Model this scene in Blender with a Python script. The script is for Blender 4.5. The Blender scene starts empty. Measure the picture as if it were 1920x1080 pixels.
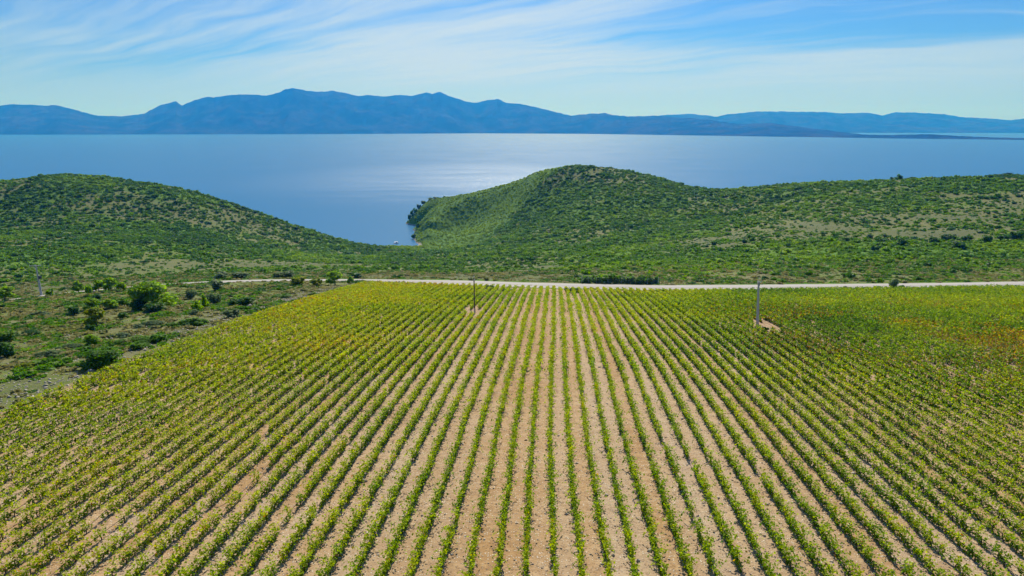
import bpy, bmesh, math, random
import numpy as np
from mathutils import Vector, Matrix

R = math.radians
scene = bpy.context.scene
COL = scene.collection

# ------------------------------------------------------------------ camera
CAM_H = 150.0                      # metres above the sea
PITCH = 13.3                       # degrees below the horizon
F = 1280.0                         # focal length in photo pixels (1920 wide): a 24 mm equivalent drone lens
cam = bpy.data.cameras.new("camera")
cam.sensor_width = 36.0
cam.lens = 36.0 * F / 1920.0
cam.clip_start = 0.5
cam.clip_end = 200000.0
cam_ob = bpy.data.objects.new("camera", cam)
cam_ob.location = (0, 0, CAM_H)
cam_ob.rotation_euler = (R(90 - PITCH), 0, 0)
COL.objects.link(cam_ob)
scene.camera = cam_ob

# ------------------------------------------------------------------ light
SUN_EL, SUN_AZ = 41.0, 2.6         # in front of the camera, almost in line with the vine rows (azimuth from +Y towards +X)
world = bpy.data.worlds.new("World")
scene.world = world
world.use_nodes = True
sun = bpy.data.lights.new("sun", 'SUN')
sun.energy = 4.2
sun.angle = R(0.55)
sun.color = (1.0, 0.95, 0.86)
sun_ob = bpy.data.objects.new("sun", sun)
d_sun = Vector((math.sin(R(SUN_AZ)) * math.cos(R(SUN_EL)), math.cos(R(SUN_AZ)) * math.cos(R(SUN_EL)), math.sin(R(SUN_EL))))
sun_ob.rotation_euler = d_sun.to_track_quat('Z', 'Y').to_euler()
sun_ob.location = d_sun * 500
COL.objects.link(sun_ob)
vs = scene.view_settings
vs.view_transform = 'Standard'
vs.look = 'None'
vs.gamma = 1.0
vs.use_curve_mapping = False
vs.exposure = 0.55
scene.cycles.use_denoising = True
scene.cycles.max_bounces = 8
scene.cycles.transparent_max_bounces = 8
scene.cycles.volume_bounces = 0
scene.cycles.sample_clamp_indirect = 6.0


class NT:
    """small helper around a node tree"""
    def __init__(s, tree):
        s.t = tree
        tree.nodes.clear()

    def n(s, kind, **kw):
        nd = s.t.nodes.new(kind)
        for k, v in kw.items():
            if k.startswith('_'):
                setattr(nd, k[1:], v)
            else:
                key = int(k[1:]) if k[0] == 'i' and k[1:].isdigit() else k.replace('__', ' ')
                sock = nd.inputs[key]
                if isinstance(v, bpy.types.NodeSocket):
                    s.t.links.new(v, sock)
                else:
                    if sock.type == 'RGBA' and len(v) == 3:
                        v = (*v, 1.0)
                    sock.default_value = v
        return nd

    def math(s, op, a, b=0.0, clamp=False):
        nd = s.n('ShaderNodeMath', _operation=op, _use_clamp=clamp, i0=a, i1=b)
        return nd.outputs[0]

    def vmath(s, op, a, b=(0, 0, 0)):
        nd = s.n('ShaderNodeVectorMath', _operation=op, i0=a, i1=b)
        return nd.outputs[0]

    def noise(s, vec, scale, detail=4.0, rough=0.55, dist=0.0):
        nd = s.n('ShaderNodeTexNoise', Vector=vec, Scale=scale, Detail=detail, Roughness=rough, Distortion=dist)
        return nd.outputs[0]

    def ramp(s, fac, stops, interp='LINEAR'):
        nd = s.n('ShaderNodeValToRGB', Fac=fac)
        cr = nd.color_ramp
        cr.interpolation = interp
        while len(cr.elements) < len(stops):
            cr.elements.new(0.5)
        for e, (p, c) in zip(cr.elements, stops):
            e.position = p
            e.color = (*c, 1.0) if len(c) == 3 else c
        return nd.outputs[0]

    def step(s, x, lo, hi):
        nd = s.n('ShaderNodeMapRange', _interpolation_type='SMOOTHSTEP', i0=x, i1=lo, i2=hi, i3=0.0, i4=1.0)
        return nd.outputs[0]

    def mix(s, fac, a, b, mode='MIX'):
        nd = s.n('ShaderNodeMix', _data_type='RGBA', _blend_type=mode)
        for k, v in ((0, fac), (6, a), (7, b)):
            if isinstance(v, bpy.types.NodeSocket):
                s.t.links.new(v, nd.inputs[k])
            elif k == 0:
                nd.inputs[k].default_value = v
            else:
                nd.inputs[k].default_value = (*v, 1.0) if len(v) == 3 else v
        return nd.outputs[2]

    def link(s, a, b):
        s.t.links.new(a, b)


def build_sky():
    w = NT(world.node_tree)
    sky = w.n('ShaderNodeTexSky', _sky_type='NISHITA', _sun_disc=False, _sun_elevation=R(SUN_EL),
              _sun_rotation=R(SUN_AZ), _altitude=150.0, _air_density=1.0, _dust_density=0.6, _ozone_density=2.5)
    co = w.n('ShaderNodeTexCoord').outputs['Generated']
    sep = w.n('ShaderNodeSeparateXYZ', i0=co)
    x, y, z = sep.outputs
    zz = w.math('MAXIMUM', z, 0.0)
    inv = w.math('DIVIDE', 1.0, w.math('ADD', zz, 0.17))       # a high, thin sheet of cloud seen in perspective
    px = w.math('MULTIPLY', x, inv)
    py = w.math('MULTIPLY', y, inv)
    flat = w.n('ShaderNodeCombineXYZ', X=px, Y=py, Z=0.0).outputs[0]
    rot = w.n('ShaderNodeMapping', Vector=flat, Rotation=(0, 0, R(-62)), Scale=(1.0, 1.0, 1.0)).outputs[0]
    warp = w.n('ShaderNodeTexNoise', Vector=rot, Scale=0.55, Detail=3.0).outputs[1]
    wv = w.n('ShaderNodeVectorMath', _operation='MULTIPLY_ADD', i0=warp, i1=(0.9, 0.9, 0), i2=rot).outputs[0]
    st = w.n('ShaderNodeMapping', Vector=wv, Scale=(2.6, 0.42, 1.0)).outputs[0]
    fine = w.n('ShaderNodeMapping', Vector=wv, Scale=(7.5, 0.8, 1.0)).outputs[0]
    a = w.noise(st, 1.0, 6.0, 0.55, 0.3)
    b = w.noise(fine, 1.0, 5.0, 0.6, 0.2)
    big = w.noise(rot, 0.33, 3.0, 0.5, 0.2)
    m = w.math('ADD', w.math('MULTIPLY', a, 0.5), w.math('ADD', w.math('MULTIPLY', b, 0.32), w.math('MULTIPLY', big, 0.45)))
    # the veil is thick towards the middle and left of the view and breaks up to the upper right
    az = w.n('ShaderNodeMath', _operation='ARCTAN2', i0=x, i1=y).outputs[0]
    side = w.step(az, 0.05, 0.75)
    up = w.step(z, 0.05, 0.17)
    m = w.math('SUBTRACT', m, w.math('MULTIPLY', w.math('MULTIPLY', side, up), 0.17))
    m = w.math('ADD', m, w.math('MULTIPLY', w.math('SUBTRACT', 1.0, up), 0.06))
    lft = w.step(w.math('MULTIPLY', az, -1.0), 0.15, 0.6)
    m = w.math('SUBTRACT', m, w.math('MULTIPLY', lft, 0.07))
    m = w.math('ADD', m, w.math('MULTIPLY', w.math('SUBTRACT', 1.0, w.step(w.math('ABSOLUTE', az), 0.05, 0.35)), 0.05))
    low = w.step(z, 0.03, 0.11)                                 # towards the horizon the veil melts into an even haze
    m = w.math('ADD', w.math('MULTIPLY', m, low), w.math('MULTIPLY', w.math('SUBTRACT', 1.0, low), 0.68))
    c = w.step(m, 0.49, 0.79)
    cov = w.math('MULTIPLY', c, 0.92)
    # cloud light: brighter towards the sun
    sd = w.n('ShaderNodeVectorMath', _operation='DOT_PRODUCT', i0=co, i1=tuple(d_sun)).outputs['Value']
    glow = w.step(sd, 0.45, 0.95)
    cc = w.mix(glow, SKY_CLOUD_A, SKY_CLOUD_B)
    tint = w.mix(1.0, sky.outputs[0], SKY_TINT, 'MULTIPLY')
    colr = w.mix(cov, tint, cc)
    bg = w.n('ShaderNodeBackground', Color=colr, Strength=0.10)
    out = w.n('ShaderNodeOutputWorld')
    w.link(bg.outputs[0], out.inputs[0])


SKY_CLOUD_A = (2.8, 4.25, 5.3)
SKY_CLOUD_B = (4.3, 5.2, 6.1)
SKY_TINT = (0.16, 0.375, 0.70)
build_sky()


# ------------------------------------------------------------------ ground shape
SP, CP = math.sin(R(PITCH)), math.cos(R(PITCH))


def ratio(py):
    """drop / distance of a sight line through photo row py"""
    return math.tan(R(PITCH) + math.atan((py - 540.0) / F))


def at(px, py, Y):
    """world point on the sight line through a photo pixel, Y metres ahead"""
    dr = ratio(py) * Y
    return ((px - 960.0) / F * (Y * CP + dr * SP), Y, CAM_H - dr)


def project(x, y, z):
    d = CAM_H - z
    zc = y * CP + d * SP
    return 960 + F * x / zc, 540 + F * (d * CP - y * SP) / zc


def sstep(x, a, b):
    t = np.clip((x - a) / (b - a), 0, 1)
    return t * t * (3 - 2 * t)


def _hash(ix, iy, seed):
    h = (ix.astype(np.int64) * 374761393 + iy.astype(np.int64) * 668265263 + seed * 974634721) & 0x7fffffff
    h = ((h ^ (h >> 13)) * 1274126177) & 0x7fffffff
    h = (h ^ (h >> 16)) & 0xffff
    return h / 65535.0


def vnoise(x, y, seed=0):
    ix, iy = np.floor(x), np.floor(y)
    fx, fy = x - ix, y - iy
    fx, fy = fx * fx * (3 - 2 * fx), fy * fy * (3 - 2 * fy)
    a, b = _hash(ix, iy, seed), _hash(ix + 1, iy, seed)
    c, d = _hash(ix, iy + 1, seed), _hash(ix + 1, iy + 1, seed)
    return (a * (1 - fx) + b * fx) * (1 - fy) + (c * (1 - fx) + d * fx) * fy


def fbm(x, y, scale, octaves=4, seed=0, gain=0.5):
    x, y = np.asarray(x, float) * scale, np.asarray(y, float) * scale
    s, a, t = 0.0, 1.0, 0.0
    for o in range(octaves):
        s = s + a * vnoise(x + 17.3 * o, y - 9.1 * o, seed + o)
        t += a
        a *= gain
        x, y = x * 2.03, y * 2.03
    return s / t


def field_drop(Y):
    Y = np.asarray(Y, float)
    Yc = np.minimum(Y, 177.6)
    Yc = np.maximum(Yc, -36.0)
    d = 32 + .067 * (Yc - 44) + .00035 * ((Yc - 59) ** 2 - 225)
    return d + .15 * np.maximum(Y - 177.6, 0)


# the road: photo column, photo row, metres ahead
ROAD = [(-620, 640, 196), (-300, 596, 212), (0, 566, 226), (65, 557, 232), (200, 543, 244), (320, 533.5, 252), (470, 526.5, 257), (560, 525.5, 258),
        (665, 525.3, 258), (780, 527.6, 250), (890, 531, 241), (1000, 535, 231), (1120, 538, 225), (1230, 540, 222),
        (1400, 539.6, 222.5), (1560, 538, 226), (1700, 536.5, 229), (1920, 533.3, 236), (2200, 529, 245), (2700, 524, 255)]
_rp = np.array([at(*r) for r in ROAD])


def _interp(x, xs, ys):
    """smooth (monotone cubic) interpolation, linear beyond the ends"""
    x = np.asarray(x, float)
    h = np.diff(xs)
    dl = np.diff(ys) / h
    m = np.empty(len(xs))
    m[1:-1] = (dl[:-1] * h[1:] + dl[1:] * h[:-1]) / (h[1:] + h[:-1])
    m[0], m[-1] = dl[0], dl[-1]
    i = np.clip(np.searchsorted(xs, x) - 1, 0, len(h) - 1)
    t = np.clip((x - xs[i]) / h[i], 0, 1)
    t2, t3 = t * t, t * t * t
    y = (2 * t3 - 3 * t2 + 1) * ys[i] + (t3 - 2 * t2 + t) * h[i] * m[i] + (-2 * t3 + 3 * t2) * ys[i + 1] + (t3 - t2) * h[i] * m[i + 1]
    y = np.where(x < xs[0], ys[0] + (x - xs[0]) * m[0], y)
    return np.where(x > xs[-1], ys[-1] + (x - xs[-1]) * m[-1], y)


def road_y(X):
    return _interp(X, _rp[:, 0], _rp[:, 1])


def road_z(X):
    return _interp(X, _rp[:, 0], _rp[:, 2])


def road_half(X):
    return 2.1 + 3.0 * sstep(X, -62, -5)


def road_dist(X, Y):
    s = (road_y(X + 1.0) - road_y(X - 1.0)) / 2.0
    return (Y - road_y(X)) / np.sqrt(1 + s * s)


# far-side relief: photo column, photo row, metres ahead
HILLS = [
    # left hill: ridge line, right shoulder down to the cove, face, far side
    (-500, 400, 760), (-250, 372, 790), (-100, 360, 800), (0, 349, 800), (60, 335, 800), (150, 326, 800), (200, 330, 800), (300, 347, 800),
    (400, 372, 810), (500, 405, 830), (600, 443, 855), (655, 458, 864), (690, 464, 855),
    (-300, 470, 500), (-100, 430, 620), (20, 400, 660), (150, 400, 660), (150, 450, 520), (0, 470, 460), (150, 500, 390), (100, 535, 290), (-200, 540, 300),
    (280, 400, 700), (400, 440, 660), (300, 465, 500), (400, 490, 450), (500, 440, 740), (500, 470, 610), (600, 470, 730), (600, 497, 460),
    # valley floor to the cove
    (735, 462, 866), (690, 472, 765), (740, 490, 560), (740, 508, 360), (660, 505, 400), (560, 510, 340), (420, 515, 300), (300, 520, 300),
    (860, 500, 440), (900, 512, 340),
    # right hill: nose, ridge, right-hand ridge
    (778, 441, 968), (783, 425, 1050), (786, 408, 1120), (808, 395, 1130), (840, 387, 1120), (920, 352, 1055), (1000, 324, 1000), (1080, 312, 955),
    (1150, 317, 935), (1210, 327, 905), (1290, 350, 865), (1340, 358.5, 835), (1400, 356, 800), (1480, 347, 765), (1570, 344, 735), (1680, 340, 705),
    (1800, 336, 685), (1900, 331, 672), (2000, 330, 670), (2200, 330, 660), (2600, 360, 640),
    (800, 440, 945), (850, 420, 975), (900, 400, 985), (950, 440, 815), (900, 460, 800), (850, 466, 832), (796, 457, 874), (788, 453, 890), (783, 447, 912), (830, 440, 930), (1000, 380, 900),
    (790, 472, 720), (1000, 480, 530), (1080, 480, 470), (1080, 440, 660), (1080, 400, 770), (1080, 350, 880), (1200, 400, 720), (1200, 440, 590),
    (1200, 480, 430), (1200, 500, 320), (1350, 400, 680), (1350, 440, 530), (1350, 480, 380), (1500, 380, 640), (1500, 420, 520), (1500, 460, 410),
    (1500, 490, 330), (1700, 380, 590), (1700, 420, 490), (1700, 460, 395), (1700, 490, 320), (1900, 370, 570), (1900, 420, 460), (1900, 470, 365),
    (2200, 420, 450), (2200, 480, 340),
]
_pts = [at(*h) for h in HILLS]
for Y_, z_ in ((896, 3.0), (925, 4.5), (965, 5.5), (1010, 7), (1060, 9), (1105, 10)):
    x_ = -.1465 * (Y_ * .973 + 34)
    _pts += [(x_ + 7, Y_, z_), (x_ + 22, Y_, z_ + 9 + (Y_ - 890) * .05), (x_ - 12, Y_, -9), (x_ - 60, Y_, -18)]
# behind the ridges the land falls to the open sea
for px, py, Y in [(-500, 400, 760), (-100, 360, 800), (150, 326, 800), (400, 370, 810), (600, 439, 855), (700, 460, 876)]:
    x, y, z = at(px, py, Y)
    _pts += [(x * 1.06, y + 190, max(z - 110, -12)), (x * 1.1, y + 420, -30)]
for px, py, Y in [(740, 459, 882), (765, 450, 920)]:
    x, y, z = at(px, py, Y)
    _pts += [(x, y + 60, -8), (x, y + 250, -22)]
for px, py, Y in [(778, 441, 968), (783, 425, 1050), (786, 408, 1120)]:
    x, y, z = at(px, py, Y)
    _pts += [(x - 150, y, -25)]
for px, py, Y, b in [(808, 395, 1130, 70), (920, 352, 1055, 150), (1080, 312, 955, 230), (1210, 327, 905, 240), (1340, 358, 835, 260), (1480, 347, 765, 280), (1680, 340, 705, 290), (1900, 331, 672, 300), (2200, 330, 660, 300), (2600, 360, 640, 300)]:
    x, y, z = at(px, py, Y)
    _pts += [(x * 1.03, y + b * .55, z * .45 - 6), (x * 1.06, y + b, -16), (x * 1.2, y + b + 250, -30)]
for X in (-330, -220, -140, -70, 0, 70, 140, 220, 330):
    yr = float(road_y(X))
    zr = float(road_z(X))
    _pts += [(X, yr, zr), (X, yr + 22, zr - 2.6), (X, yr - 30, zr + 4.5)]
_pts = np.array(_pts, float)
_S = 300.0


def _tps(P, Q):
    d2 = ((P[:, None, :] - Q[None, :, :]) ** 2).sum(-1)
    return 0.5 * d2 * np.log(d2 + 1e-9)


_Q = _pts[:, :2] / _S
_n = len(_Q)
_A = np.zeros((_n + 3, _n + 3))
_A[:_n, :_n] = _tps(_Q, _Q) + 2e-4 * np.eye(_n)
_A[:_n, _n] = 1
_A[:_n, _n + 1:] = _Q
_A[_n:, :_n] = _A[:_n, _n:].T
_w = np.linalg.solve(_A, np.concatenate([_pts[:, 2], np.zeros(3)]))


def relief(X, Y):
    X, Y = np.asarray(X, float), np.asarray(Y, float)
    out = np.empty(X.size)
    P = np.stack([X.ravel(), Y.ravel()], 1) / _S
    for i in range(0, len(P), 20000):
        p = P[i:i + 20000]
        out[i:i + 20000] = _tps(p, _Q) @ _w[:_n] + _w[_n] + p @ _w[_n + 1:]
    return out.reshape(X.shape)


ROW_TAN = 0.0608                   # the vine rows point a little right of straight ahead
ROW_X0 = 0.27


def field_mask_x(X, Y):
    """metres inside the field's left edge"""
    return (X - ROW_TAN * Y) + 66.5


def ground(X, Y):
    X, Y = np.broadcast_arrays(np.asarray(X, float), np.asarray(Y, float))
    near = CAM_H - field_drop(Y)
    out = -field_mask_x(X, Y)
    near = near - 3.2 * sstep(out, 2, 60) - 3.0 * sstep(out, 60, 160)
    near = near + (fbm(X, Y, .05, 3, 5) - .5) * 1.6 * sstep(out, 3, 20) + (fbm(X, Y, .35, 3, 6) - .5) * .35 * sstep(out, 1, 4)
    yr = road_y(np.clip(X, -420, 420))
    b = sstep(Y - yr, -75, -2)
    zr = road_z(np.clip(X, -420, 420))
    natural = zr + (yr - Y) * .15
    z = near * (1 - b) + natural * b
    b2 = sstep(Y - yr, 0, 55)
    far = np.asarray(z, float).copy()
    sel = Y > (yr - 1)
    if sel.any():
        xs, ys = np.clip(X[sel], -2200, 2200), np.clip(Y[sel], 0, 2600)
        rl = relief(xs, ys)
        k = sstep(ys - yr[sel], 30, 160)
        rl = rl + (fbm(xs, ys, 1 / 90., 4, 11) - .5) * 7.0 * k + (fbm(xs, ys, 1 / 22., 3, 12) - .5) * 1.8 * k
        far[sel] = rl
    z = z * (1 - b2) + far * b2
    # the road's level bed
    d = np.abs(road_dist(X, Y))
    hw = road_half(X)
    k = 1 - sstep(d, hw + .6, hw + 4.0)
    k = k * (np.abs(X) < 420)
    z = z * (1 - k) + (zr - .12) * k
    z = np.where(z < 0, np.maximum(z, -14.0), z)
    off = sstep(Y, 1700, 2300)
    z = z * (1 - off) + np.minimum(z, -14) * off
    return z


def g(x, y):
    return float(ground(np.array([x]), np.array([y]))[0])


def hit(px, py, y0=30.0, y1=1300.0):
    """first ground point on the sight line through a photo pixel"""
    Y = np.concatenate([np.arange(y0, 300, .5), np.arange(300, y1, 2.0)])
    rr = ratio(py)
    X = (px - 960) / F * Y * (CP + rr * SP)
    dz = CAM_H - rr * Y - ground(X, Y)
    i = int(np.argmax(dz < 0))
    if dz[i] >= 0:
        return None
    t = dz[i - 1] / (dz[i - 1] - dz[i]) if i else 0
    y = Y[i - 1] + t * (Y[i] - Y[i - 1]) if i else Y[0]
    x = (px - 960) / F * y * (CP + rr * SP)
    return x, y, g(x, y)


def field_end(X):
    return road_y(X) - np.interp(X, [-60, -30, 0, 60, 120, 180], [20, 17, 15.0, 14.0, 13.0, 13.0])


# ------------------------------------------------------------------ helpers
def tag(o, label=None, cat=None, group=None, kind=None):
    if label: o['label'] = label
    if cat: o['category'] = cat
    if group: o['group'] = group
    if kind: o['kind'] = kind
    return o


def mesh_np(name, verts, faces, mats=(), attrs=None, smooth=False, mat_index=None):
    """verts (n,3); faces (m,k) with one k, or a list of such arrays"""
    if not isinstance(faces, (list, tuple)):
        faces = [faces]
    faces = [np.asarray(f, np.int32) for f in faces if len(f)]
    me = bpy.data.meshes.new(name)
    verts = np.asarray(verts, np.float32)
    me.vertices.add(len(verts))
    me.vertices.foreach_set('co', verts.ravel())
    tot = np.concatenate([np.full(len(f), f.shape[1], np.int32) for f in faces])
    loops = np.concatenate([f.ravel() for f in faces])
    start = np.concatenate([[0], np.cumsum(tot)[:-1]]).astype(np.int32)
    me.loops.add(len(loops))
    me.loops.foreach_set('vertex_index', loops)
    me.polygons.add(len(tot))
    me.polygons.foreach_set('loop_start', start)
    me.polygons.foreach_set('loop_total', tot)
    if smooth:
        me.polygons.foreach_set('use_smooth', np.ones(len(tot), bool))
    if mat_index is not None:
        me.polygons.foreach_set('material_index', np.asarray(mat_index, np.int32))
    for m in mats:
        me.materials.append(m)
    for an, (dom, data) in (attrs or {}).items():
        at_ = me.attributes.new(an, 'FLOAT', dom)
        at_.data.foreach_set('value', np.asarray(data, np.float32))
    me.update(calc_edges=True)
    return me


def link(name, me, parent=None, loc=None):
    o = bpy.data.objects.new(name, me)
    COL.objects.link(o)
    if parent is not None:
        o.parent = parent
    if loc is not None:
        o.location = loc
    return o


def empty(name, loc, rz=0.0):
    o = bpy.data.objects.new(name, None)
    o.empty_display_size = 0.5
    o.location = loc
    o.rotation_euler = (0, 0, rz)
    COL.objects.link(o)
    return o


def grid_faces(nx, ny):
    i = np.arange(nx - 1)[None, :] + nx * np.arange(ny - 1)[:, None]
    return np.stack([i, i + 1, i + 1 + nx, i + nx], -1).reshape(-1, 4)


def material(name):
    m = bpy.data.materials.new(name)
    m.use_nodes = True
    return m, NT(m.node_tree)


def finish(t, shader):
    out = t.n('ShaderNodeOutputMaterial')
    t.link(shader, out.inputs[0])


# ------------------------------------------------------------------ materials of the setting
def mat_ground():
    m, t = material('ground')
    P = t.n('ShaderNodeNewGeometry').outputs['Position']
    sep = t.n('ShaderNodeSeparateXYZ', i0=P).outputs
    field = t.n('ShaderNodeAttribute', _attribute_name='field').outputs['Fac']
    veg = t.n('ShaderNodeAttribute', _attribute_name='veg').outputs['Fac']
    dry = t.n('ShaderNodeAttribute', _attribute_name='dry').outputs['Fac']
    # stony tilled soil of the vineyard
    n1 = t.noise(P, 0.09, 3, .6)
    n2 = t.noise(P, 1.3, 5, .65)
    soil = t.mix(t.step(n1, .35, .65), (.40, .255, .12), (.46, .32, .18))
    soil = t.mix(t.step(n2, .38, .68), t.mix(1.0, soil, (.80, .74, .68), 'MULTIPLY'), soil)
    u = t.math('SUBTRACT', t.math('MULTIPLY', t.math('SUBTRACT', sep[0], t.math('MULTIPLY', sep[1], .0608)), 1 / 2.004), .135)
    wn = t.n('ShaderNodeTexWhiteNoise', _noise_dimensions='1D')
    t.link(t.math('FLOOR', u), wn.inputs['W'])
    soil = t.mix(t.math('MULTIPLY', wn.outputs['Value'], .55), soil, (.42, .34, .25))
    fr_ = t.math('ABSOLUTE', t.math('SUBTRACT', t.math('FRACT', u), .5))
    rut = t.math('SUBTRACT', 1.0, t.step(t.math('ABSOLUTE', t.math('SUBTRACT', fr_, .24)), .03, .10))
    soil = t.mix(t.math('MULTIPLY', rut, t.math('MULTIPLY', t.step(t.noise(P, .35, 3, .6), .4, .65), .35)), soil, (.30, .20, .11))
    clod = t.noise(P, 3.2, 3, .7)
    soil = t.mix(t.math('MULTIPLY', t.step(clod, .52, .68), .6), soil, (.22, .135, .07))
    vor = t.n('ShaderNodeTexVoronoi', Vector=P, Scale=5.5, Randomness=1.0)
    cell = t.n('ShaderNodeSeparateColor', i0=vor.outputs['Color']).outputs
    st = t.math('MULTIPLY', t.step(cell[0], .58, .66), t.math('SUBTRACT', 1.0, t.step(vor.outputs['Distance'], .30, .46)))
    stone = t.mix(cell[1], (.50, .41, .30), (.70, .63, .53))
    soil = t.mix(t.math('MULTIPLY', st, .8), soil, stone)
    dk = t.math('MULTIPLY', t.step(cell[2], .62, .72), t.math('SUBTRACT', 1.0, t.step(vor.outputs['Distance'], .26, .45)))
    soil = t.mix(t.math('MULTIPLY', dk, .75), soil, (.19, .11, .05))
    # wild ground: dry grass, pale stones, low green herbs
    n3 = t.noise(P, 0.055, 4, .6, .4)
    n4 = t.noise(P, 0.5, 5, .65)
    n5 = t.noise(P, 2.6, 3, .6)
    wild = t.mix(t.step(n4, .36, .66), (.095, .135, .018), (.185, .185, .055))
    wild = t.mix(t.step(n3, .42, .66), wild, (.16, .155, .062))
    v2 = t.math('ADD', veg, t.math('MULTIPLY', t.math('SUBTRACT', n4, .5), .9))
    wild = t.mix(t.step(v2, .28, .72), wild, t.mix(t.step(n5, .35, .65), (.06, .15, .007), (.12, .225, .010)))
    scrub = t.mix(t.step(n5, .42, .62), (.085, .108, .030), (.130, .138, .052))
    d2 = t.math('ADD', dry, t.math('MULTIPLY', t.math('SUBTRACT', n4, .5), 1.0))
    wild = t.mix(t.step(d2, .35, .8), wild, scrub)
    vs_ = t.n('ShaderNodeTexVoronoi', Vector=P, Scale=2.2)
    c2 = t.n('ShaderNodeSeparateColor', i0=vs_.outputs['Color']).outputs
    pst = t.math('MULTIPLY', t.math('MULTIPLY', t.step(c2[0], .60, .7), t.math('SUBTRACT', 1.0, t.step(vs_.outputs['Distance'], .22, .34))), t.step(d2, .45, .8))
    wild = t.mix(t.math('MULTIPLY', pst, .45), wild, (.36, .33, .27))
    col = t.mix(field, wild, soil)
    # bare grey rock at the water's edge
    rock = t.mix(t.noise(P, .4, 4, .6), (.20, .17, .14), (.42, .38, .33))
    col = t.mix(t.math('SUBTRACT', 1.0, t.step(t.math('ADD', sep[2], t.math('MULTIPLY', n4, 2.0)), 1.6, 3.6)), col, rock)
    h = t.math('ADD', t.math('MULTIPLY', n2, .10), t.math('ADD', t.math('MULTIPLY', st, .05), t.math('MULTIPLY', n5, .04)))
    bump = t.n('ShaderNodeBump', Height=h, Strength=.9, Distance=1.0)
    b = t.n('ShaderNodeBsdfPrincipled', Base__Color=col, Roughness=.95, Normal=bump.outputs[0])
    b.inputs['Specular IOR Level'].default_value = .15
    finish(t, b.outputs[0])
    return m


def mat_road():
    m, t = material('road')
    P = t.n('ShaderNodeNewGeometry').outputs['Position']
    e = t.n('ShaderNodeAttribute', _attribute_name='across').outputs['Fac']
    n1 = t.noise(P, .25, 4, .6)
    n2 = t.noise(P, 4.0, 4, .7)
    c = t.mix(n1, (.33, .30, .26), (.42, .39, .35))
    c = t.mix(t.step(n2, .45, .75), c, (.33, .29, .24))
    w1 = t.math('SUBTRACT', 1.0, t.step(t.math('ABSOLUTE', t.math('SUBTRACT', t.math('ABSOLUTE', e), .42)), .05, .2))
    c = t.mix(t.math('MULTIPLY', w1, .45), c, (.52, .49, .445))       # compacted wheel tracks
    edge = t.step(t.math('ADD', t.math('ABSOLUTE', e), t.math('MULTIPLY', t.math('SUBTRACT', n1, .5), .5)), .8, 1.0)
    c = t.mix(t.math('MULTIPLY', edge, .7), c, (.36, .30, .21))
    b = t.n('ShaderNodeBsdfPrincipled', Base__Color=c, Roughness=.95,
            Normal=t.n('ShaderNodeBump', Height=n2, Strength=.4, Distance=.1).outputs[0])
    finish(t, b.outputs[0])
    return m


def mat_sea():
    m, t = material('sea')
    P = t.n('ShaderNodeNewGeometry').outputs['Position']
    q = t.n('ShaderNodeMapping', Vector=P, Rotation=(0, 0, R(14)), Scale=(.7, 1.25, 1)).outputs[0]
    w1 = t.noise(q, .16, 5, .62, .5)
    w2 = t.noise(q, .75, 4, .6, .3)
    gust = t.noise(t.n('ShaderNodeMapping', Vector=P, Rotation=(0, 0, R(8)), Scale=(.45, 1.0, 1)).outputs[0], .006, 7, .68, 1.2)
    gs = t.step(gust, .28, .74)
    yy = t.n('ShaderNodeSeparateXYZ', i0=P).outputs[1]
    off = t.math('ADD', .45, t.math('MULTIPLY', .55, t.step(t.math('ADD', yy, t.math('MULTIPLY', gust, 900.0)), 1500.0, 2300.0)))   # calmer water in the lee of the shore
    sx_, sy_ = t.n('ShaderNodeSeparateXYZ', i0=P).outputs[0], yy
    ex = t.math('MULTIPLY', t.math('ADD', sx_, 190.0), 1 / 620.0)
    ey = t.math('MULTIPLY', t.math('SUBTRACT', sy_, 2050.0), 1 / 950.0)
    el = t.math('ADD', t.math('ADD', t.math('MULTIPLY', ex, ex), t.math('MULTIPLY', ey, ey)), t.math('MULTIPLY', t.math('SUBTRACT', gust, .5), 2.2))
    wind = t.math('SUBTRACT', 1.0, t.step(el, .15, 1.15))             # a catspaw of wind off the headland
    h = t.math('ADD', t.math('MULTIPLY', w1, 2.2), t.math('MULTIPLY', w2, .45))
    bump = t.n('ShaderNodeBump', Height=h, Strength=t.math('MULTIPLY', off, t.math('ADD', .28, t.math('ADD', t.math('MULTIPLY', gs, .15), t.math('MULTIPLY', wind, .06)))), Distance=1.0)
    rough = t.math('ADD', .11, t.math('MULTIPLY', off, t.math('ADD', .07, t.math('ADD', t.math('MULTIPLY', gs, .03), t.math('MULTIPLY', wind, .03)))))
    df = t.n('ShaderNodeBsdfDiffuse', Color=SEA_COL)
    gl = t.n('ShaderNodeBsdfGlossy', Color=(1, 1, 1), Roughness=rough, Normal=bump.outputs[0])
    fr = t.n('ShaderNodeFresnel', IOR=1.333).outputs[0]
    fr = t.math('MINIMUM', fr, .20)                  # waves hide one another: a rough sea never mirrors fully
    b = t.n('ShaderNodeMixShader', i0=fr, i1=df.outputs[0], i2=gl.outputs[0])
    finish(t, b.outputs[0])
    return m


def mat_mountain():
    m, t = material('mountain')
    P = t.n('ShaderNodeNewGeometry').outputs['Position']
    n1 = t.noise(P, .0016, 6, .62, .4)
    n2 = t.noise(P, .009, 4, .6)
    c = t.mix(t.step(n1, .4, .62), (.012, .022, .012), (.045, .045, .038))
    c = t.mix(t.step(n2, .45, .7), c, (.014, .026, .012))
    b = t.n('ShaderNodeBsdfPrincipled', Base__Color=c, Roughness=.95)
    b.inputs['Specular IOR Level'].default_value = 0.0
    finish(t, b.outputs[0])
    return m


SEA_COL = (.030, .145, .30)
M_GROUND, M_ROAD, M_SEA, M_MOUNT = mat_ground(), mat_road(), mat_sea(), mat_mountain()

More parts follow.
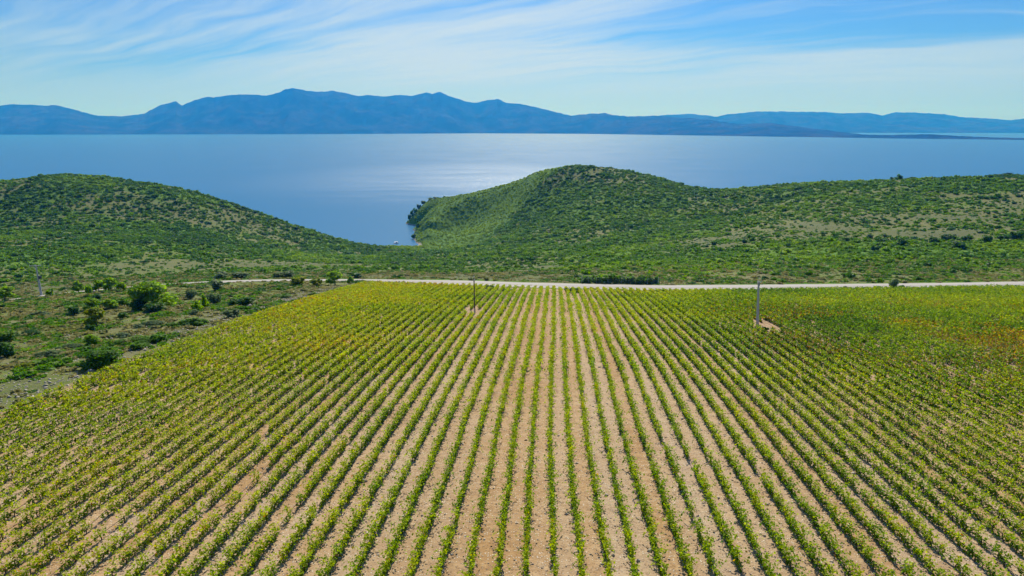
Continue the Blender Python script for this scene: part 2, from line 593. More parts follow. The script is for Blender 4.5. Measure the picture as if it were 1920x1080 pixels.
# ------------------------------------------------------------------ ground sheet
def axis(*segs):
    out = []
    for a, b, n in segs:
        out.append(np.linspace(a, b, n, endpoint=False))
    out.append([segs[-1][1]])
    return np.concatenate(out)


gx = axis((-30000, -2000, 8), (-2000, -900, 40), (-900, -320, 140), (-320, -130, 130), (-130, 90, 220), (90, 240, 110), (240, 900, 165), (900, 2000, 40), (2000, 30000, 8))
gy = axis((-3000, -150, 10), (-150, 30, 30), (30, 300, 300), (300, 1300, 270), (1300, 2400, 40), (2400, 40000, 10))
GX, GY = np.meshgrid(gx, gy)
GZ = ground(GX, GY)
inside = field_mask_x(GX, GY)
fm = sstep(inside + (fbm(GX, GY, .3, 3, 21) - .5) * 3.0, -2.2, -.3) * (1 - sstep(GY - field_end(np.clip(GX, -400, 400)) + (fbm(GX, GY, .3, 3, 22) - .5) * 2, 1.0, 3.0))


def zones(X, Y):
    """how green and how dry the wild ground is (0..1), from where it lies"""
    n = fbm(X, Y, 1 / 70., 4, 31)
    n2 = fbm(X, Y, 1 / 18., 3, 32)
    u = sstep(n * .65 + n2 * .35, .40, .60)
    veg = .32 + .5 * u
    dry = .34 * (1 - u)
    # pale stony fringe of the field's left edge
    e = -field_mask_x(X, Y)
    fr = sstep(e, -1, 3) * (1 - sstep(e, 8, 32)) * (Y < 245) * (.5 + .5 * (1 - sstep(Y, 110, 200)))
    dry = np.maximum(dry, fr * (.5 + .7 * (n2 - .5)))
    low = sstep(e, 3, 12) * (1 - sstep(Y, 75, 105))
    dry = np.maximum(dry, .62 * low)
    veg = veg * (1 - .6 * np.maximum(fr, low)) * (1 - .5 * sstep(e, 0, 10) * (Y < road_y(np.clip(X, -400, 400))))
    # brown slope below the right-hand ridge
    a = X / np.maximum(Y, 1)
    br = sstep(a, .12, .32) * sstep(Y, 395, 440) * (1 - sstep(Y, 520, 590))
    dry = np.maximum(dry, br * (.80 - .35 * u))
    veg = veg * (1 - .75 * br)
    # grass beside the road on the right, green belt behind it
    yr = road_y(np.clip(X, -400, 400))
    gr = sstep(Y - yr, 4, 12) * (1 - sstep(Y - yr, 45, 75))
    dry = np.maximum(dry, gr * .30)
    veg = veg * (1 - .5 * gr)
    belt = sstep(Y - yr, 60, 85) * (1 - sstep(Y - yr, 130, 175)) * sstep(X, -20, 60)
    veg = np.maximum(veg, belt * .85)
    dry = dry * (1 - .8 * belt)
    shelf = sstep(Y - yr, 8, 25) * (1 - sstep(Y - yr, 180, 270)) * (1 - sstep(a, .05, .16))
    dry = dry + .46 * shelf * (.4 + n2)
    veg = veg * (1 - .45 * shelf)
    lh = sstep(-a, .2, .35) * sstep(Y, 420, 560)
    dry = dry + .22 * lh * (.3 + n2)
    # the nose of the right hill is closely and freshly green
    nose = nose_zone(X, Y)
    veg = np.maximum(veg, nose)
    dry = dry * (1 - nose)
    return veg, dry


def nose_zone(X, Y):
    a = X / np.maximum(Y, 1)
    w = (fbm(X, Y, 1 / 60., 3, 41) - .5) * .10
    lim = np.interp(Y, [800, 880, 960, 1050], [-.03, -.015, .04, .12])
    return sstep(Y, 780, 850) * (1 - sstep(a + w, lim - .03, lim + .04)) * sstep(a, -.2, -.17)


veg, dry = zones(GX, GY)
fm = np.where(GY < 400, fm, 0)
gmesh = mesh_np('ground', np.stack([GX, GY, GZ], -1).reshape(-1, 3), grid_faces(len(gx), len(gy)), [M_GROUND],
                {'field': ('POINT', fm.ravel()), 'veg': ('POINT', veg.ravel()), 'dry': ('POINT', dry.ravel())}, smooth=True)
tag(link('ground', gmesh), kind='structure')

# ------------------------------------------------------------------ road
rx = np.arange(-330, 420, 1.5)
ry, rz, rh = road_y(rx), road_z(rx), road_half(rx)
sl = (road_y(rx + 1) - road_y(rx - 1)) / 2
nx_, ny_ = -sl / np.sqrt(1 + sl * sl), 1 / np.sqrt(1 + sl * sl)
ac = np.linspace(-1, 1, 9)
wob = (fbm(rx, rx * 0, .12, 3, 51) - .5) * .9
RV, RA = [], []
for k, a in enumerate(ac):
    off = a * (rh + (wob if abs(a) == 1 else 0))
    crown = .10 * (1 - a * a) - (.16 if abs(a) == 1 else 0)
    RV.append(np.stack([rx + nx_ * off, ry + ny_ * off, rz + .02 + crown], -1))
    RA.append(np.full(len(rx), a))
rm = mesh_np('road', np.stack(RV, 0).reshape(-1, 3), grid_faces(len(rx), len(ac)), [M_ROAD], {'across': ('POINT', np.stack(RA).ravel())}, smooth=True)
tag(link('road', rm), kind='structure')

# ------------------------------------------------------------------ sea
sx = axis((-40000, 40000, 20))
sy = axis((-2500, 42000, 12))
SX, SY = np.meshgrid(sx, sy)
sm = mesh_np('sea', np.stack([SX, SY, SX * 0], -1).reshape(-1, 3), grid_faces(len(sx), len(sy)), [M_SEA], smooth=True)
tag(link('sea', sm), kind='structure')

# ------------------------------------------------------------------ far ranges across the water
MAIN = [(-700, 214), (-500, 208), (-300, 214), (-150, 203), (0, 198), (25, 195), (50, 196), (80, 198), (105, 197), (130, 203), (165, 213), (185, 217), (230, 218), (270, 213),
        (300, 197), (330, 190), (341, 198), (365, 188), (390, 181), (400, 183), (430, 178), (465, 177), (500, 179), (525, 173), (535, 167), (550, 165),
        (575, 170), (600, 172), (625, 170), (645, 174), (672, 180), (690, 178), (720, 181), (750, 178), (770, 180), (790, 176), (800, 173), (810, 176),
        (825, 172), (840, 179), (870, 189), (890, 193), (915, 187), (935, 186), (950, 193), (975, 195), (1010, 202), (1070, 217), (1095, 214), (1135, 212),
        (1150, 216), (1180, 218), (1230, 217), (1270, 220), (1330, 224), (1380, 232), (1450, 231), (1520, 240), (1590, 249), (1650, 255)]
MAIN_SHORE = [(-700, 253), (0, 252.6), (600, 251.6), (900, 250), (1100, 251), (1300, 254), (1450, 256.3), (1650, 259)]
SPIT = [(1540, 256.5), (1600, 252.5), (1680, 253), (1740, 251.6), (1800, 255), (1860, 257.5), (1920, 259), (2050, 260), (2300, 258), (2500, 262)]
SPIT_SHORE = [(1540, 257.5), (1650, 259.2), (1760, 260.5), (1920, 262.5), (2300, 265), (2500, 266)]
FAR = [(1050, 226), (1150, 222), (1230, 217), (1290, 213), (1310, 215), (1345, 219), (1360, 215), (1420, 209), (1470, 209), (1540, 210), (1575, 212), (1600, 212), (1625, 211),
       (1655, 217), (1680, 210), (1735, 212), (1770, 214), (1800, 219), (1850, 222), (1895, 225), (1920, 222), (2000, 219), (2150, 226), (2400, 222), (2700, 232)]
FAR_SHORE = [(1050, 248.6), (1920, 249.4), (2700, 249.4)]


def sea_dist(py):
    return CAM_H / ratio(py)


def range_mesh(name, sky, shore, depth, back, step, seed, ns=40, nb=14, rugged=1.0):
    sky, shore = np.array(sky, float), np.array(shore, float)
    px = np.arange(sky[0, 0], sky[-1, 0] + .1, step)
    top = np.interp(px, sky[:, 0], sky[:, 1])
    top = top + (vnoise(px / 7.0, px * 0, seed) - .5) * 1.0 * rugged + (vnoise(px / 2.6, px * 0 + 3, seed) - .5) * .5 * rugged
    Ys = np.array([sea_dist(p) for p in np.interp(px, shore[:, 0], shore[:, 1])])
    dep = depth * (1 + .5 * (fbm(px, px * 0, 1 / 160., 3, seed + 4) - .5))
    Yr = Ys + dep
    rt = np.array([ratio(p) for p in top])
    H = np.maximum(CAM_H - rt * Yr, 3.0)
    rows = []
    ts = np.concatenate([np.linspace(-.06, 1, ns), 1 + np.linspace(0, 1, nb)[1:]])
    for t in ts:
        if t <= 1:
            Y = Ys + dep * t
            tt = np.clip(t, 0, 1)
            X0 = (px - 960) / F * Y
            rid = 1 - np.abs(2 * fbm(X0, Y * .6, 1 / 900., 4, seed + 9) - 1)          # spurs and gullies
            prof = tt ** .85 * (.55 + .45 * tt) + (rid - .62) * .85 * rugged * (tt * (1 - tt)) * 1.5
            z = np.minimum(H * np.clip(prof, -.01, 1.2), CAM_H - rt * Y - (1 - tt) * 3.0) if t < 1 else H
            z = np.where(t < 0, -8.0, np.maximum(z, .4 if t > 0 else -2))
        else:
            s = t - 1
            Y = Yr + back * s
            z = H * (1 - s * s * .9) - s * 30 + (fbm((px - 960) / F * Y, Y, 1 / 700., 4, seed + 2) - .5) * 120 * s * (1 - s) * rugged
            z = np.minimum(z, CAM_H - rt * Y - 20 * s)
        zc = Y * CP + (CAM_H - z) * SP
        rows.append(np.stack([(px - 960) / F * zc, Y, z], -1))
    V = np.stack(rows)
    me = mesh_np(name, V.reshape(-1, 3), grid_faces(len(px), len(ts)), [M_MOUNT], smooth=True)
    return link(name, me)


tag(range_mesh('mountains', MAIN, MAIN_SHORE, 2600, 3500, 2.0, 61), kind='structure')
tag(range_mesh('headland', SPIT, SPIT_SHORE, 330, 500, 2.0, 71, ns=12, nb=8, rugged=.6), kind='structure')
tag(range_mesh('far_mountains', FAR, FAR_SHORE, 3000, 3500, 2.5, 81), kind='structure')


# ------------------------------------------------------------------ foliage materials
def leaf_material(name, stops, trans=.35, rough=.55, patch=0.0, inst=False):
    """colour by the leaf's own 'tint' (0..1) through the plant's range of colours; thin leaves let light through"""
    m, t = material(name)
    f = t.n('ShaderNodeAttribute', _attribute_name='tint').outputs['Fac']
    if inst:
        g_ = t.n('ShaderNodeAttribute', _attribute_name='plant_tint', _attribute_type='INSTANCER').outputs['Fac']
        f = t.math('ADD', t.math('MULTIPLY', f, .30), g_)
    else:
        oi = t.n('ShaderNodeObjectInfo').outputs['Random']
        f = t.math('ADD', f, t.math('MULTIPLY', t.math('SUBTRACT', oi, .5), patch))
    c = t.ramp(f, stops)
    hs = t.n('ShaderNodeHueSaturation', Color=c, Saturation=1.08, Value=1.25).outputs[0]
    d = t.n('ShaderNodeBsdfPrincipled', Base__Color=c, Roughness=rough)
    d.inputs['Specular IOR Level'].default_value = .12
    tr = t.n('ShaderNodeBsdfTranslucent', Color=hs)
    mx = t.n('ShaderNodeMixShader', i0=trans, i1=d.outputs[0], i2=tr.outputs[0])
    finish(t, mx.outputs[0])
    return m


def bark_material(name, a, b):
    m, t = material(name)
    P = t.n('ShaderNodeTexCoord').outputs['Object']
    n = t.noise(t.n('ShaderNodeMapping', Vector=P, Scale=(6, 6, 1.2)).outputs[0], 2.0, 4, .6)
    p = t.n('ShaderNodeBsdfPrincipled', Base__Color=t.mix(n, a, b), Roughness=.95,
            Normal=t.n('ShaderNodeBump', Height=n, Strength=.6, Distance=.05).outputs[0])
    finish(t, p.outputs[0])
    return m


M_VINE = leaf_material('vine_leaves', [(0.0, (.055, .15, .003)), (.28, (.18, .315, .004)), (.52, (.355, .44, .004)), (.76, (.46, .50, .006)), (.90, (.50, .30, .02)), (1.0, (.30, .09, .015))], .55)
M_STEM = bark_material('vine_wood', (.05, .034, .024), (.11, .08, .055))
M_PINE = leaf_material('pine_needles', [(0, (.11, .23, .006)), (.5, (.24, .41, .008)), (1, (.36, .50, .014))], .62, patch=.2)
M_DARK = leaf_material('dark_leaves', [(0, (.024, .082, .012)), (.5, (.055, .15, .016)), (1, (.11, .24, .018))], .5, patch=.2)
M_OLIVE = leaf_material('grey_green_leaves', [(0, (.075, .14, .05)), (.5, (.15, .225, .085)), (1, (.24, .30, .12))], .5, patch=.2)
M_GREEN = leaf_material('green_leaves', [(0, (.045, .13, .008)), (.5, (.10, .23, .010)), (1, (.18, .33, .014))], .52, patch=.2)
M_YELLOW = leaf_material('yellowing_leaves', [(0, (.10, .18, .006)), (.5, (.24, .30, .008)), (1, (.36, .33, .015))], .5, patch=.1)
M_SCRUB = leaf_material('scrub_leaves', [(0.0, (.028, .088, .016)), (.20, (.055, .145, .013)), (.45, (.092, .215, .010)), (.75, (.165, .310, .008)), (1.0, (.27, .40, .008))], .50, inst=True)
M_HEATH = leaf_material('heath_leaves', [(0, (.075, .125, .020)), (.35, (.145, .185, .034)), (.6, (.235, .235, .06)), (1.0, (.34, .30, .11))], .45, inst=True)
M_BARK = bark_material('bark', (.07, .05, .036), (.17, .125, .09))

rng = np.random.default_rng(7)


def leaf_quads(centers, normals, size, rng, aspect=1.35, fold=.18):
    """bent leaf quads: two triangles' worth of blade about each centre, facing roughly along normals"""
    n = len(centers)
    nr = normals / np.maximum(np.linalg.norm(normals, axis=1, keepdims=True), 1e-6)
    r = rng.normal(size=(n, 3))
    u = np.cross(nr, r)
    u /= np.maximum(np.linalg.norm(u, axis=1, keepdims=True), 1e-6)
    v = np.cross(nr, u)
    s = np.asarray(size).reshape(-1, 1) * .5
    a = centers + u * s * aspect
    c = centers - u * s * aspect
    b = centers + v * s - nr * s * fold * 2
    d = centers - v * s - nr * s * fold * 2
    V = np.stack([a, b, c, d], 1).reshape(-1, 3)
    return V, np.arange(4 * n).reshape(-1, 4)


# ------------------------------------------------------------------ the vineyard
POLE_A = hit(890, 588)             # wooden pole's foot
POLE_B = hit(1420, 612)            # concrete pole's foot


def in_view(X, Y, m=14.0):
    zc = Y * CP + 40 * SP
    return (np.abs(X) < .75 * zc + m) & (Y > 36)


def vine_row(k, rng):
    x0 = ROW_X0 + k * 2.004
    Y = np.arange(34, 262, .25)
    X = x0 + ROW_TAN * Y
    ok = in_view(X, Y) & (Y < field_end(X) - .5)
    if k <= -30:                                   # the outermost rows give out against the scrub
        lo = {-33: 62, -32: 54, -31: 48, -30: 44}.get(k, 44)
        ok &= Y > lo
    if not ok.any():
        return None
    y0, y1 = Y[ok].min(), Y[ok].max()
    y0 += rng.uniform(-.4, .4)
    y1 += rng.uniform(-1.0, .6)
    # one vine about every metre
    py = np.arange(y0, y1, .95)
    py = py + rng.normal(0, .10, len(py))
    pxx = x0 + ROW_TAN * py + rng.normal(0, .06, len(py)) + (fbm(py, py * 0 + k * 3.7, .03, 2, 91) - .5) * .75
    vig = .48 + .95 * fbm(pxx, py, .09, 3, 93) + rng.normal(0, .13, len(py))     # vigour
    keep = rng.uniform(size=len(py)) > (.05 + .12 * (fbm(pxx, py, .06, 2, 94) > .63))
    # bare ground left round the two poles
    if POLE_A: keep &= ~(((pxx - POLE_A[0]) / 2.3) ** 2 + ((py - POLE_A[1] - 1.0) / 6.5) ** 2 < 1)
    if POLE_B:
        dx = (pxx - ROW_TAN * (py - POLE_B[1])) - POLE_B[0]
        keep &= ~((np.abs(dx - .9) < 1.7) & (py > POLE_B[1] - 7.5) & (py < POLE_B[1] + 4))
    vig = np.convolve(np.pad(vig, 1, mode='edge'), [.25, .5, .25], mode='valid')
    vig = np.clip(vig, .5, 1.4)[keep]
    pxx, py = pxx[keep], py[keep]
    pz = ground(pxx, py)
    dist = np.hypot(pxx, py)
    # autumn colour comes in patches
    warm = fbm(pxx, py, .035, 3, 95)
    base = .50 + .40 * (warm - .42) + rng.normal(0, .07, len(py))
    rustz = sstep(fbm(pxx, py, .06, 3, 96), .40, .62) * np.exp(-((pxx - 88) / 42.) ** 2 - ((py - 128) / 32.) ** 2)
    golden = sstep(-pxx, 5, 30) * sstep(py, 105, 165)
    base = base + .11 * golden - .24 * sstep(pxx, 26, 62) * sstep(py, 70, 120)
    fresh = sstep(fbm(pxx, py, .07, 2, 97), .55, .7)
    base = base - .11 * fresh
    C, N, S, T = [], [], [], []
    side = 1.0
    for i in range(len(py)):
        near = dist[i] < 95
        n = int((112 if near else 80 if dist[i] < 150 else 60) * (.42 + .5 * vig[i]))
        w = .30 * vig[i]
        # the fruiting wire keeps a tight band of old leaves, coloured darker to paint the row's shade strip; shoots stand up from it and flop over
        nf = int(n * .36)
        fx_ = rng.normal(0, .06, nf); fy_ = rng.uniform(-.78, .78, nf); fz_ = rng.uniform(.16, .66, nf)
        ns = 8
        sy_ = rng.uniform(-.72, .72, ns); tip = rng.normal(0, w * 1.2, ns); top = rng.uniform(.95, 1.42, ns) * (.76 + .24 * vig[i])
        nc = n - nf
        j = rng.integers(0, ns, nc)
        t = rng.beta(1.25, 1.0, nc)
        cx_ = tip[j] * t ** 1.7 + rng.normal(0, .075, nc) * (1 + .6 * vig[i])
        cy_ = sy_[j] + rng.normal(0, .12, nc)
        cz_ = .52 + (top[j] - .52) * np.sin(t * 1.7) + rng.normal(0, .05, nc)
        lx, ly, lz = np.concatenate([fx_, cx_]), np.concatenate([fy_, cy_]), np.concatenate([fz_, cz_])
        if rng.uniform() < .40:                      # a stray shoot across the alley
            q = rng.integers(6, 11)
            sgn = rng.choice([-1, 1])
            tt = np.linspace(.2, 1, q)
            L = rng.uniform(.4, .9)
            lx = np.concatenate([lx, sgn * (.12 + L * tt * .9)])
            ly = np.concatenate([ly, rng.uniform(-.5, .5) + rng.uniform(-.5, .5) * tt])
            lz = np.concatenate([lz, .85 + .35 * np.sin(tt * 3.0) - .45 * tt ** 2 + rng.normal(0, .04, q)])
        m = len(lx)
        c = np.stack([pxx[i] + lx + ROW_TAN * ly, py[i] + ly, pz[i] + np.maximum(lz, .1) - .15 * 0], 1)
        C.append(c)
        nn = rng.normal(0, .75, (m, 3)); nn[:, 2] += .85; nn[:, 0] += lx * .8
        N.append(nn)
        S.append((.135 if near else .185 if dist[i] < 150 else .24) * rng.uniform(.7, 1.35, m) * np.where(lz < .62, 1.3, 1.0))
        tb = base[i] + rng.normal(0, .11, m) + np.where(lz < .62, -.26, .10 * (lz - .9))  # low leaves darkened: shade along the row's foot put into the tint
        r = rng.uniform(size=m)
        tb = np.where(r < .05 + .05 * golden[i], tb + .22, tb)
        tb = np.where(rng.uniform(size=m) < 0.012 + .50 * rustz[i], rng.uniform(.84, 1.0, m), tb)
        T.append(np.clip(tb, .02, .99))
    C, N, S, T = np.concatenate(C), np.concatenate(N), np.concatenate(S), np.concatenate(T)
    V, Fq = leaf_quads(C, N, S, rng)
    # woody frame: each vine's trunk grows up into one cordon trained along the row
    n = len(py)
    tri = np.array([(0, .87), (-.75, -.5), (.75, -.5)])
    head = np.stack([pxx + rng.normal(0, .05, n), py, pz + rng.uniform(.50, .60, n)], 1)
    ring = np.stack([head + np.array([a_ * .032, 0, b_ * .032]) for a_, b_ in tri], 1)          # (n, 3, 3)
    hole = np.stack([head + np.array([ox, oy, -.04]) for ox, oy in ((-.035, .03), (.035, .03), (0, -.04))], 1)
    foot = np.stack([pxx, py + rng.normal(0, .08, n), pz - .08], 1)
    base3 = np.stack([foot + np.array([ox, oy, 0]) for ox, oy in ((-.055, .045), (.055, .045), (0, -.06))], 1)
    SV = np.concatenate([ring, hole, base3], 1).reshape(-1, 3)
    o = 9 * np.arange(n)[:, None]
    e_ = ((0, 1), (1, 2), (2, 0))
    SF = [o[:-1] + np.array([i, j_, 9 + j_, 9 + i]) for i, j_ in e_]
    SF += [o + np.array([6 + i, 6 + j_, 3 + j_, 3 + i]) for i, j_ in e_]
    SF += [o + np.array([3, 4, 1, 2])[[0, 1, 3, 2]], o + np.array([5, 3, 1, 0])[[0, 1, 2, 3]]]
    SF = np.concatenate(SF)
    mid = len(py) // 2
    origin = np.array([pxx[mid], py[mid], pz[mid]])
    root = empty('vine_row', origin)
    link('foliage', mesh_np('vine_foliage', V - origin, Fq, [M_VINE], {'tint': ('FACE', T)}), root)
    link('woody_frame', mesh_np('vine_frame', SV - origin, SF, [M_STEM]), root)
    return root


ONES = ['', 'first', 'second', 'third', 'fourth', 'fifth', 'sixth', 'seventh', 'eighth', 'ninth', 'tenth', 'eleventh', 'twelfth', 'thirteenth',
        'fourteenth', 'fifteenth', 'sixteenth', 'seventeenth', 'eighteenth', 'nineteenth', 'twentieth']
TENS = {20: 'twenty', 30: 'thirty', 40: 'forty', 50: 'fifty', 60: 'sixty'}


def ordinal(n):
    if n <= 20: return ONES[n]
    if n % 10 == 0: return TENS[n].replace('y', 'ieth')
    return TENS[n - n % 10] + '-' + ONES[n % 10]


KA = int(math.floor((POLE_A[0] - ROW_TAN * POLE_A[1] - ROW_X0) / 2.004))       # last row left of the wooden pole
KB = int(math.floor((POLE_B[0] - ROW_TAN * POLE_B[1] - ROW_X0) / 2.004))       # last row left of the concrete pole


def row_label(k):
    if k == 0: return 'straight upright green vine row in the middle, pointing away from the viewer'
    if k > 0 and k <= KB:
        if k == KB: return 'yellow-green vine row passing just left of the concrete pole'
        if KB - k < k: return f'yellow-green vine row, {ordinal(KB - k + 1)} counted leftward from the concrete pole'
        return f'green vine row, {ordinal(k)} to the right of the upright middle row'
    if k > KB:
        if k == KB + 1: return 'vine row passing just right of the concrete pole, broken by its bare patch'
        return f'patchy green and rust vine row, {ordinal(k - KB)} to the right of the concrete pole'
    if k > KA:
        if k == KA + 1: return 'green vine row passing just right of the wooden pole'
        if k - KA < -k: return f'green vine row, {ordinal(k - KA)} to the right of the wooden pole'
        return f'green vine row, {ordinal(-k)} to the left of the upright middle row'
    if k == KA: return 'vine row passing just left of the wooden pole'
    e = k + 33
    if e == 0: return 'ragged outermost vine row bordering the stony scrubland on the left'
    if e < KA - k: return f'golden green vine row, {ordinal(e + 1)} counted inward from the scrubland edge'
    return f'golden green vine row, {ordinal(KA - k + 1)} counted leftward from the wooden pole'


for k in range(-33, 79):
    o = vine_row(k, np.random.default_rng(1000 + k))
    if o is not None:
        tag(o, row_label(k), 'vine row', 'parallel vine rows of the vineyard')


# ------------------------------------------------------------------ shrubs and trees
def ico(sub):
    bm = bmesh.new()
    bmesh.ops.create_icosphere(bm, subdivisions=sub, radius=1.0)
    V = np.array([v.co[:] for v in bm.verts])
    Fc = np.array([[v.index for v in f.verts] for f in bm.faces])
    bm.free()
    return V, Fc


ICO1, ICO2 = ico(1), ico(2)


def lobes(kind, rng):
    """centres and radii of a crown's boughs, in a crown of unit width and height 1"""
    if kind == 'pine':       # Aleppo pine: airy rounded crown on several boughs
        n = 15
        th = rng.uniform(0, 2 * math.pi, n)
        z = rng.uniform(.30, .86, n)
        r = .36 * np.sqrt(rng.uniform(.05, 1, n)) * np.clip(1.25 - z * .75, .3, 1)
        c = np.stack([r * np.cos(th), r * np.sin(th), z], 1)
        c[0] = (0, 0, .86)
        rad = rng.uniform(.11, .19, n)
        sq = .85
    elif kind == 'round':
        n = 12
        th = rng.uniform(0, 2 * math.pi, n)
        z = rng.uniform(.2, .74, n)
        r = .30 * np.sqrt(rng.uniform(0, 1, n))
        c = np.stack([r * np.cos(th), r * np.sin(th), z], 1)
        rad = rng.uniform(.16, .25, n)
        sq = 1.0
    elif kind == 'slim':
        n = 10
        z = np.linspace(.2, .9, n)
        th = rng.uniform(0, 2 * math.pi, n)
        r = .16 * (1.1 - z) + .04
        c = np.stack([r * np.cos(th), r * np.sin(th), z], 1)
        rad = .27 * (1.12 - z) + .06
        sq = 1.0
    else:                    # low, spreading
        n = 14
        c = np.stack([rng.uniform(-.38, .38, n), rng.uniform(-.32, .32, n), rng.uniform(.15, .55, n)], 1)
        c[:, 2] *= 1.0 - 1.1 * np.hypot(c[:, 0], c[:, 1])
        rad = rng.uniform(.13, .22, n)
        sq = 1.25
    return c, rad, sq


def crown_mesh(name, kind, mat, w, h, nleaf, leaf, rng):
    c, rad, sq = lobes(kind, rng)
    V, Fs, T = [], [], []
    o = 0
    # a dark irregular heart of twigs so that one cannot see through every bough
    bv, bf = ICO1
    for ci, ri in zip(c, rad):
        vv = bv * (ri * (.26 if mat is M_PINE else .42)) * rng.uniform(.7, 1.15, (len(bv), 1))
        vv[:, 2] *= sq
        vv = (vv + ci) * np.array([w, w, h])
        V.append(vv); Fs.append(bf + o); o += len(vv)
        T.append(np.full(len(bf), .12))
    ntri = sum(len(f) for f in Fs)
    p = rad ** 2 / (rad ** 2).sum()
    j = rng.choice(len(c), nleaf, p=p)
    d = rng.normal(size=(nleaf, 3))
    d /= np.linalg.norm(d, axis=1, keepdims=True)
    rr = rad[j] * rng.uniform(.55, 1.12, nleaf)
    off = d * rr[:, None]
    off[:, 2] *= sq
    pos = (c[j] + off) * np.array([w, w, h])
    pos[:, 2] = np.maximum(pos[:, 2], .02)
    nn = d + rng.normal(0, .55, d.shape) + np.array([0, 0, .45])
    LV, LF = leaf_quads(pos, nn, leaf * rng.uniform(.6, 1.4, nleaf), rng, 1.5)
    V.append(LV)
    tl = .48 + .16 * rng.normal(size=nleaf) + (rng.uniform(size=len(c)) - .5)[j] * .35
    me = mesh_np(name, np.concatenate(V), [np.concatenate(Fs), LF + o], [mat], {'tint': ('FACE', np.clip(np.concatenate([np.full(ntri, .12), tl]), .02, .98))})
    return me


def trunk_mesh(name, h, r, rng, forks=4, spread=.3):
    V, Fs, o = [], [], 0
    def limb(p, q, r0, r1, seg=4, sides=7):
        nonlocal o
        p, q = np.array(p, float), np.array(q, float)
        bend = rng.normal(0, .05 * np.linalg.norm(q - p), 3)
        ring = []
        for i in range(seg + 1):
            t = i / seg
            c = p + (q - p) * t + bend * math.sin(math.pi * t)
            rr = r0 + (r1 - r0) * t
            ring.append([c + rr * np.array([math.cos(a), math.sin(a), 0]) for a in np.linspace(0, 2 * math.pi, sides, endpoint=False)])
        V.append(np.array(ring).reshape(-1, 3))
        i = np.arange(sides)
        for s in range(seg):
            Fs.append(np.stack([o + s * sides + i, o + s * sides + (i + 1) % sides, o + (s + 1) * sides + (i + 1) % sides, o + (s + 1) * sides + i], 1))
        o += sides * (seg + 1)
        return q
    top = limb((0, 0, -.3), (rng.normal(0, .05) * h, rng.normal(0, .05) * h, .5 * h), r * 1.25, r * .7)
    for i in range(forks):
        a = 2 * math.pi * i / forks + rng.uniform(-.4, .4)
        limb(top * rng.uniform(.75, 1.0), (spread * h * math.cos(a), spread * h * math.sin(a), h * rng.uniform(.72, .92)), r * .55, r * .15, 3, 5)
    return mesh_np(name, np.concatenate(V), np.concatenate(Fs), [M_BARK], smooth=True)


MATS = dict(pine=M_PINE, dark=M_DARK, olive=M_OLIVE, green=M_GREEN, yellow=M_YELLOW)
_cache = {}


def plant(px, py, wpx, hpx, shape, mat, name, label, cat, group, at_=None, seed=None):
    """a tree or shrub whose foot is seen at photo pixel (px, py), wpx wide and hpx tall there"""
    p = at_ or hit(px, py)
    x, y, z = p
    sc = (y * CP + (CAM_H - z) * SP) / F
    w, h = wpx * sc, hpx * sc
    sd = seed if seed is not None else int(px * 7 + py * 131) % 9973
    r_ = np.random.default_rng(sd)
    big = wpx >= 34
    key = (shape, mat, big, sd % 3)
    nleaf, leaf = (2600, .055) if wpx >= 60 else (1100, .085) if big else (420, .13) if wpx >= 14 else (220, .17)
    key = (shape, mat, nleaf, sd % 4)
    if key not in _cache:
        _cache[key] = (crown_mesh('crown', shape, MATS[mat], 1.0, 1.0, nleaf, leaf, np.random.default_rng(sd % 4 + 50)),
                       trunk_mesh('trunk', .8, .035 if shape in ('pine', 'slim') else .022, np.random.default_rng(sd % 4 + 90), 4 if shape != 'slim' else 3, .28 if shape != 'slim' else .1))
    cm, tm = _cache[key]
    root = empty(name, (x, y, z), float(r_.uniform(0, 6.28)) if shape not in ('low',) else float(r_.uniform(-.3, .3)))
    root.scale = (w * 1.12, w * 1.12 * (.8 if shape == 'low' else 1.0), h * 1.08)
    tag(root, label, cat, group)
    tree = name.endswith('tree')
    link('crown' if tree else 'foliage', cm, root)
    link('trunk' if tree else 'stem', tm, root)
    return root


